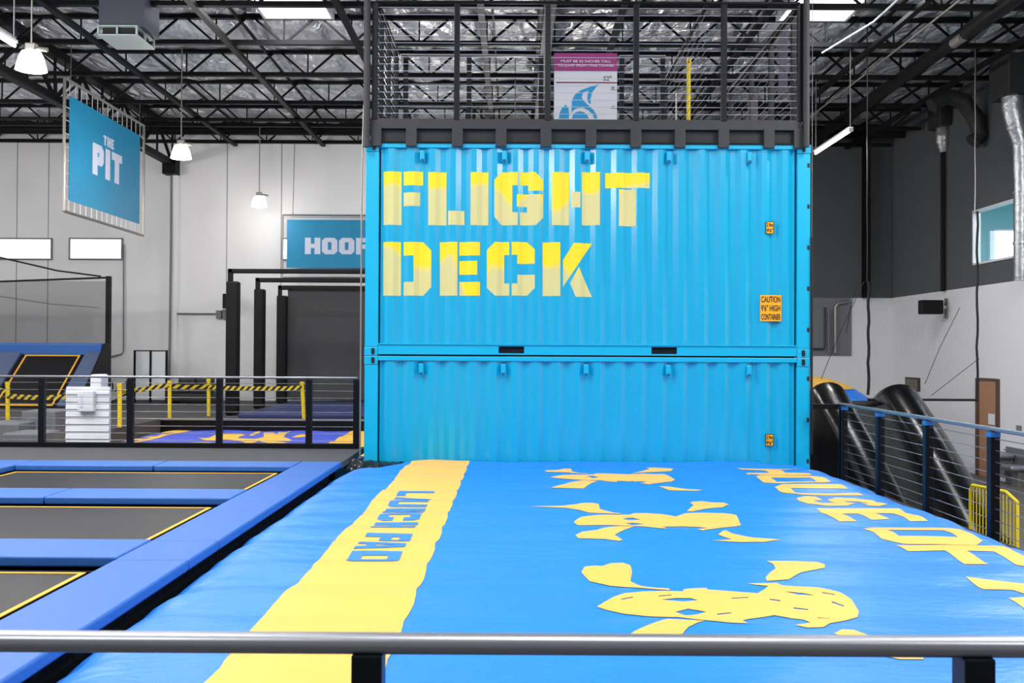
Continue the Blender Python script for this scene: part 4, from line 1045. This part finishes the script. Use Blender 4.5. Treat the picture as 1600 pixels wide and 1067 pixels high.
# stair handrail behind slatted panel
e = empty('stair_handrail', onY(180, 650, 21.0), 'small black stair handrail behind the yellow post and white slatted panel', 'handrail')
e.location.z = FZ
p0 = onY(163, 597, 21); p1 = onY(176, 598, 21); p2 = onY(176, 610, 21)
MB().tube([p0, p1, p2, p2-Vector((.2, 0, 0))], .02, 6).build('hoop', M_black, e)
p0 = onY(180, 611, 21); p1 = onY(198, 595, 21); p2 = onY(200, 640, 21)
MB().tube([p0, p1, (p2.x, 21, FZ)], .02, 6).build('rail', M_black, e)
MB().tube([onY(172, 630, 21), onY(199, 615, 21)], .018, 6).build('rail', M_black, e)
o = MB().box(onY(140, 600, 15.6).x, onY(158, 600, 15.6).x, 15.6, 15.9, 0, onY(140, 585, 15.6).z).build('white_cabinet', M_white, bevel=.03); tag(o, 'white rounded cabinet top showing behind the slatted panel', 'cabinet')

# ================================================================== HANGING BANNERS
X = -9.9
e = empty('hanging_banner', (X, 24.2, 6.0), 'large blue hanging banner reading THE PIT in a tube frame', 'banner')
fy0, fy1, fz0, fz1 = onX(100, 230, X).y, onX(224, 290, X).y, 6.0, 8.93
for a, b in (((fy0, fz0), (fy1, fz0)), ((fy1, fz0), (fy1, fz1)), ((fy1, fz1), (fy0, fz1)), ((fy0, fz1), (fy0, fz0))):
    MB().tube([(X, a[0], a[1]), (X, b[0], b[1])], .035, 8).build('frame_tube', M_steelp, e)
b0, b1, c0, c1 = onX(108, 230, X).y, onX(218, 290, X).y, 6.27, 8.60
bsh = MB().box(X-.006, X+.006, b0, b1, c0, c1).build('banner_sheet', M_banner, e)
for k in range(15):
    y = b0+(b1-b0)*k/14
    MB().tube([(X, y, c1), (X, y, fz1)], .008, 4).tube([(X, y, c0), (X, y, fz0)], .008, 4).build('lacing', M_white, e)
for k in range(9):
    z = c0+(c1-c0)*k/8
    MB().tube([(X, b0, z), (X, fy0, z)], .008, 4).tube([(X, b1, z), (X, fy1, z)], .008, 4).build('lacing', M_white, e)
for y in (fy0+.3, fy1-.3): MB().tube([(X, y, fz1), (X, y, HT)], .01, 4).build('hanging_wire', M_cable, e)
ty0, ty1 = onX(144, 260, X).y, onX(190, 270, X).y
decal('banner_lettering', word('PIT', ty0, 7.08, ty1-ty0, .74, gap=.1, w=.72, t=.32), lambda y, z: (X+.009, y, z), M_letter, bsh)
ty0, ty1 = onX(161, 225, X).y, onX(177.5, 230, X).y
decal('banner_lettering', word('THE', ty0, 7.88, ty1-ty0, .24, gap=.1, w=.72, t=.3), lambda y, z: (X+.009, y, z), M_letter, bsh)
Y = 29.6
a = onY(442, 336, Y); b = onY(640, 434, Y)
e = empty('hanging_banner', ((a.x+b.x)/2, Y, b.z), 'blue wall banner with pale lettering partly hidden by the containers', 'banner')
for p, q in (((a.x, a.z), (b.x, a.z)), ((b.x, a.z), (b.x, b.z)), ((b.x, b.z), (a.x, b.z)), ((a.x, b.z), (a.x, a.z))):
    MB().tube([(p[0], Y, p[1]), (q[0], Y, q[1])], .025, 8).build('frame_tube', M_steelp, e)
c = onY(448.5, 343, Y); d = onY(633, 419, Y)
bsh = MB().box(c.x, d.x, Y-.006, Y+.006, d.z, c.z).build('banner_sheet', M_banner, e)
l0, l1 = onY(476.5, 397, Y), onY(607, 372, Y)
decal('banner_lettering', word('HOOPS', l0.x, l0.z, l1.x-l0.x, l1.z-l0.z, gap=.09, w=.84, t=.32, c=.17), lambda x, z: (x, Y-.009, z), M_letter, bsh)
for k in range(9):
    z = d.z+(c.z-d.z)*k/8
    MB().tube([(a.x, Y, z), (c.x, Y, z)], .006, 4).build('lacing', M_white, e)
for x in (a.x+.3, b.x-.3): MB().tube([(x, Y, a.z), (x, 29.76, HB)], .01, 4).build('hanging_wire', M_cable, e)

# ================================================================== RIGHT SIDE
# grey recessed service panel with pipes on the back wall
a = onY(1250, 481, YB); b = onY(1330, 556, YB)
e = empty('service_panel', (b.x, YB, b.z), 'grey painted wall section with pipes just right of the containers', 'wall panel')
MB().box(a.x, b.x, YB-.03, YB, b.z, ZB-.0).build('panel', M_gwall, e)
p = onY(1305, 552, 29.9); q = onY(1305, 480, 29.9); r__ = onY(1325, 471, 29.9)
MB().tube([p, q, q+Vector((.08, 0, .12)), r__], .05, 8).build('pipe', M_steelp, e)
MB().tube([onY(1295, 552, 29.9), onY(1295, 484, 29.9)], .03, 6).build('pipe', M_gwall, e)
MB().tube([onY(1268, 545, 29.9), onY(1287, 545, 29.9), onY(1289, 540, 29.9), onY(1289, 480, 29.9)], .03, 6).build('pipe', M_deck, e)
p = onY(1354, 300, 29.8)
o = MB().box(p.x-.09, p.x+.09, 29.7, 29.95, ZB, HT).build('steel_column', M_truss); tag(o, 'black steel column on the dark back wall right of the tube light', 'column')
# safety net with cords
NYy = 20.6
n0, n1 = onY(1356, 500, NYy), onY(1527, 625, NYy)
e = empty('safety_net', ((n0.x+n1.x)/2, NYy, n1.z), 'fine black safety net hanging from the roof on the right', 'net')
MB().box(n0.x, n1.x, NYy, NYy+.004, n1.z, 9.7).build('netting', M_netd, e)
def wob(px, y0, y1, a_, n=14):
    pts = []
    for i in range(n+1):
        py = y0+(y1-y0)*i/n; p = onY(px+a_*math.sin(i*1.7)+a_*.5*math.sin(i*3.1), py, NYy); pts.append(p)
    return pts
MB().tube(wob(1357, 440, 617, .8), .03, 6).build('edge_cord', M_ink, e)
MB().tube(wob(1355, 0, 440, .3), .014, 5).build('edge_cord', M_ink, e)
MB().tube(wob(1527, 330, 626, 1.0), .026, 6).build('edge_cord', M_ink, e)
MB().tube(wob(1523.5, -10, 330, .4), .012, 5).build('edge_cable', M_cable, e)
MB().tube([n0+Vector((0, 0, n1.z-n0.z)), n1], .028, 6).build('bottom_cord', M_ink, e)
for (x0_, y0_, x1_, y1_) in ((1350, 440, 1283, 592), (1345, 430, 1322, 520), (1500, 480, 1445, 600), (1530, 560, 1455, 618)):
    MB().tube([onY(x0_, y0_, NYy), onY((x0_+x1_)/2-4, (y0_+y1_)/2+3, NYy), onY(x1_, y1_, NYy)], .007, 4).build('tie_line', M_ink, e)

# black inflatable slide
e = empty('inflatable_slide', (7, 18, 0), 'glossy black inflatable slide with two rounded side walls behind the right railing', 'inflatable slide')
def bolster(T, B, wdt, Bk):
    """rounded wall: top line falls from T to B, body down to the floor"""
    mb = MB(); mb.sm = True
    T = Vector(T); B = Vector(B)
    path = []
    for i in range(9):   # rounded crest behind T, then straight slope
        t = i/8; path.append(Vector((T.x+(Bk[0]-T.x)*(1-t), T.y+(Bk[1]-T.y)*(1-t), T.z-.30*(1-t)**2*1.2)))
    for i in range(1, 15): path.append(T.lerp(B, i/14)+Vector((0, 0, .10*math.sin(math.pi*i/14))))
    d = (B-T); side = Vector((d.y, -d.x, 0)).normalized()
    side = Vector((1, 0, 0))
    secs = []
    for p in path:
        s = []
        for k in range(13):
            a = math.pi*k/12
            s.append(p+side*(-math.cos(a))*wdt/2+Vector((0, 0, (math.sin(a)-1)*wdt*.42)))
        s = [Vector((s[0].x, s[0].y, 0))]+s+[Vector((s[-1].x, s[-1].y, 0))]
        for q in s: q.z = max(q.z, 0)
        secs.append(s)
    n = len(secs[0])
    for s in secs: mb.v += s
    for i in range(len(secs)-1):
        for k in range(n-1): mb.f.append((i*n+k, i*n+k+1, (i+1)*n+k+1, (i+1)*n+k))
    mb.f.append(tuple(range(n))); mb.f.append(tuple(range((len(secs)-1)*n, len(secs)*n)))
    return mb.build('side_wall', M_inf, e, smooth=True)
T1 = onY(1296, 597, 18.2); T2 = onY(1408, 600, 20.0)
B1 = onY(1432, 880, 14.8); B2 = onY(1572, 868, 15.6)
bolster(T1, (B1.x, B1.y, .05), .62, (T1.x, T1.y+1.0)); bolster(T2, (B2.x-.25, B2.y, .12), .75, (T2.x, T2.y+1.0))
# sliding lane between
mb = MB(); 
for i in range(9):
    t = i/8
    A_ = Vector(T1).lerp(Vector((B1.x, B1.y, .05)), t); B_ = Vector(T2).lerp(Vector((B2.x-.25, B2.y, .05)), t)
    for k in range(9):
        u = k/8; p = A_.lerp(B_, u); p.z = max(.02, p.z-.42+.05*math.sin(u*9+t*7)-.0); mb.v.append(p)
for i in range(8):
    for k in range(8): a = i*9+k; mb.f.append((a, a+1, a+10, a+9))
mb.build('slide_lane', M_under, e, smooth=True)
MB().prism([(T1.x, T1.y+.5, 0), (T2.x, T2.y+.5, 0), (T2.x, T2.y+.5, T2.z-.38), (T1.x, T1.y+.5, T1.z-.40)], (0, .6, 0)).build('rear_wall', M_under, e, bevel=.08, seg=3)
# blue dome behind
c = onY(1262, 640, 24.5)
e = empty('blue_dome_airbag', (c.x, 24.8, 0), 'bright blue rounded airbag with a yellow patch behind the inflatable slide', 'airbag')
prof = [(0, 0), (.25, -.01), (.55, -.06), (.9, -.17), (1.2, -.30), (1.5, -.5), (1.7, -.8), (1.8, -1.3), (1.8, -c.z-.9)]
ztp = onY(1262, 588, 24.5).z
mb = MB().lathe((c.x, 24.8, ztp), prof, 40); mb.build('dome', mat('bright blue vinyl', (20, 118, 226), .35, 0, .05, 4), e, smooth=True)
mb = MB(); pr2 = [(r__+.008, z_+.008) for r__, z_ in prof[:5]]; n = 16
for r_, z_ in pr2:
    for k in range(n+1):
        a = R(-130+ (110*k/n)); mb.v.append(Vector((c.x+r_*math.cos(a), 24.8+r_*math.sin(a), ztp+z_)))
for i in range(len(pr2)-1):
    for k in range(n): a = i*(n+1)+k; mb.f.append((a, a+1, a+n+2, a+n+1))
mb.build('yellow_patch', M_bagy, e, smooth=True)

# right wall speaker
y = onX(1456, 480, 11.0).y
a = onY(1437, 469, y); b = onY(1470, 491, y)
e = empty('wall_speaker', ((a.x+b.x)/2, y, b.z), 'black rectangular speaker on a bracket high on the white right wall', 'speaker')
MB().box(a.x, b.x, y-.18, y+.12, b.z, a.z).build('cabinet', M_black, e, bevel=.02)
MB().box(b.x-.02, XR, y-.04, y+.04, (a.z+b.z)/2-.03, (a.z+b.z)/2+.03).build('bracket', M_white, e)
MB().box(XR-.04, XR, y-.08, y+.08, b.z-.1, a.z+.05).build('wall_plate', M_steelp, e)
# vent
p = onX(1416, 589, XR-.02); q = onX(1437, 612, XR-.02)
e = empty('wall_vent', (XR, (p.y+q.y)/2, q.z), 'dull grey square vent box on the right wall above the slide', 'vent')
MB().box(XR-.06, XR, q.y, p.y, q.z, p.z).build('vent_frame', M_deck, e, bevel=.01)
for k in range(5):
    z = q.z+.04+(p.z-q.z-.08)*k/5; MB().box(XR-.075, XR-.06, q.y+.04, p.y-.04, z, z+.05).build('louver', mat('tan grey louver', (120, 114, 98), .6), e)
# door
p = onX(1533, 594, XR); q = onX(1560, 594, XR)
e = empty('door_1', (XR, (p.y+q.y)/2, 0), None, None); e['kind'] = 'structure'
MB().box(XR-.05, XR, q.y, p.y, 0, p.z).build('door_leaf', M_wood, e, bevel=.005)
MB().box(XR-.09, XR, p.y, p.y+.12, 0, p.z+.05).box(XR-.07, XR, q.y-.08, q.y, 0, p.z+.05).box(XR-.07, XR, q.y, p.y, p.z, p.z+.06).build('door_frame', mat('brown door frame', (92, 66, 54), .6), e)
MB().tube([(XR-.1, q.y+.12, 1.0), (XR-.05, q.y+.12, 1.0)], .03, 8).build('door_handle', M_rail, e)
pa = onX(1544, 646, XR-.06); pb = onX(1554, 664, XR-.06)
o = MB().box(XR-.058, XR-.052, pb.y, pa.y, pb.z, pa.z).build('notice_paper', M_white); tag(o, 'white paper notice taped to the brown door', 'notice')
p = onX(1593, 666, XR)
o = MB().box(XR-.03, XR, p.y-.1, p.y+.1, p.z-.15, p.z+.02).build('wall_switch', M_gwall, bevel=.005); tag(o, 'small grey switch plate on the wall right of the brown door', 'switch')
# drinking fountains
e = empty('drinking_fountain', (XR, 22.6, 0), 'stainless steel double drinking fountain on the wall beyond the right railing post', 'drinking fountain')
p = onX(1572, 697, XR-.02)
MB().box(XR-.03, XR, 21.5, p.y, onX(1572, 760, XR).z, p.z).build('back_plate', M_rail, e)
for yc, zc in ((22.75, onX(1580, 712, XR-.3).z), (22.1, onX(1590, 728, XR-.3).z)):
    MB().box(XR-.45, XR-.03, yc-.24, yc+.24, zc-.13, zc).build('basin', M_rail, e, bevel=.05, seg=3, smooth=True)
    MB().box(XR-.25, XR-.03, yc-.15, yc+.15, zc-.55, zc-.13).build('housing', M_steelp, e, bevel=.02)
    MB().tube([(XR-.12, yc, zc), (XR-.12, yc, zc+.07), (XR-.18, yc, zc+.08)], .014, 6).build('spout', M_rail, e)
# yellow barricade
e = empty('crowd_barrier', (6.6, 13.6, 0), 'yellow tubular crowd barrier standing outside the right railing', 'barrier')
p = onZ(1516, 757, 1.07); q = onZ(1572, 768, 1.07); q2 = onZ(1590, 787, .98)
def gp(v, z): return Vector((v.x, v.y, z))
MB().tube([gp(p, 0), gp(p, 1.0), p+Vector((0, -.06, 0)), q, gp(q2, 1.0), gp(q2, .9), gp(q2, 0)], .022, 8).build('frame_tube', M_yel, e)
MB().tube([gp(p, .2), gp(q2, .2)], .016, 6).build('lower_tube', M_yel, e)
for k in range(1, 14):
    v = gp(p, 0).lerp(gp(q2, 0), k/14); MB().tube([gp(v, .2), gp(v, 1.05 if k < 12 else 1.0)], .008, 5).build('bar', M_yel, e)
for v in (p, q2): MB().tube([gp(v, .02)+Vector((-.25, 0, 0)), gp(v, .02)+Vector((.25, 0, 0))], .02, 6).build('foot', M_yel, e)
e2 = copy_tree(e); e2.location = (7.2, 12.9, 0); e2.rotation_euler.z = R(-50)
e2['label'] = 'second yellow crowd barrier at the right edge of the photo'; e['group'] = e2['group'] = 'yellow crowd barriers'

# ducts
def duct(pts, r_, label, box, nm='air_duct', m=M_duct):
    e = empty(nm, pts[-1], label, 'duct')
    MB().tube(pts, r_, 16).build('duct_pipe', m, e)
    (x0_, x1_, y0_, y1_, z0_, z1_) = box
    MB().box(*box).build('plenum_box', M_duct2, e, bevel=.02)
    for i in range(2, len(pts)-1):
        d = (Vector(pts[i+1])-Vector(pts[i])).normalized()*.025; c_ = Vector(pts[i])
        MB().tube([c_-d, c_+d], (r_ if not isinstance(r_, list) else r_[i])+.015, 16).build('seam_band', m, e)
Yd = 21.6
P = lambda px, py: tuple(onY(px, py, Yd))
duct([P(1583, 148), P(1583, 170), P(1590, 198), P(1597, 225), P(1597, 300), P(1597, 380), P(1597, 438)], [.24, .24, .23, .20, .17, .17, .17], 'silver round duct dropping down the right wall from a dark box',
     (P(1562, 90)[0], XR-.02, Yd-.4, Yd+.5, P(1562, 152)[2], P(1562, 90)[2]))
Yd = 26.2
duct([P(1474, 196), P(1474, 212), P(1474, 222), P(1475, 238)], [.17, .22, .20, .12], 'short silver duct elbow under a dark box near the back right corner',
     (P(1459, 150)[0], XR-.03, Yd-.4, Yd+.4, P(1459, 200)[2], P(1459, 168)[2]))
o = MB().tube([P(1473, 236), P(1473, 455)], .06, 8).build('downpipe', M_truss); tag(o, 'thin black downpipe below the short duct elbow on the right', 'pipe')
Yd = 24
duct([P(1455, 165), P(1480, 150), P(1505, 158), P(1525, 185), P(1532, 210), P(1520, 222)], .20, 'dark flexible duct hose looping behind the net on the right', (P(1520, 200)[0], P(1520, 200)[0]+.2, Yd-.1, Yd+.1, P(1520, 215)[2], P(1520, 200)[2]), 'flexible_duct', M_duct2)
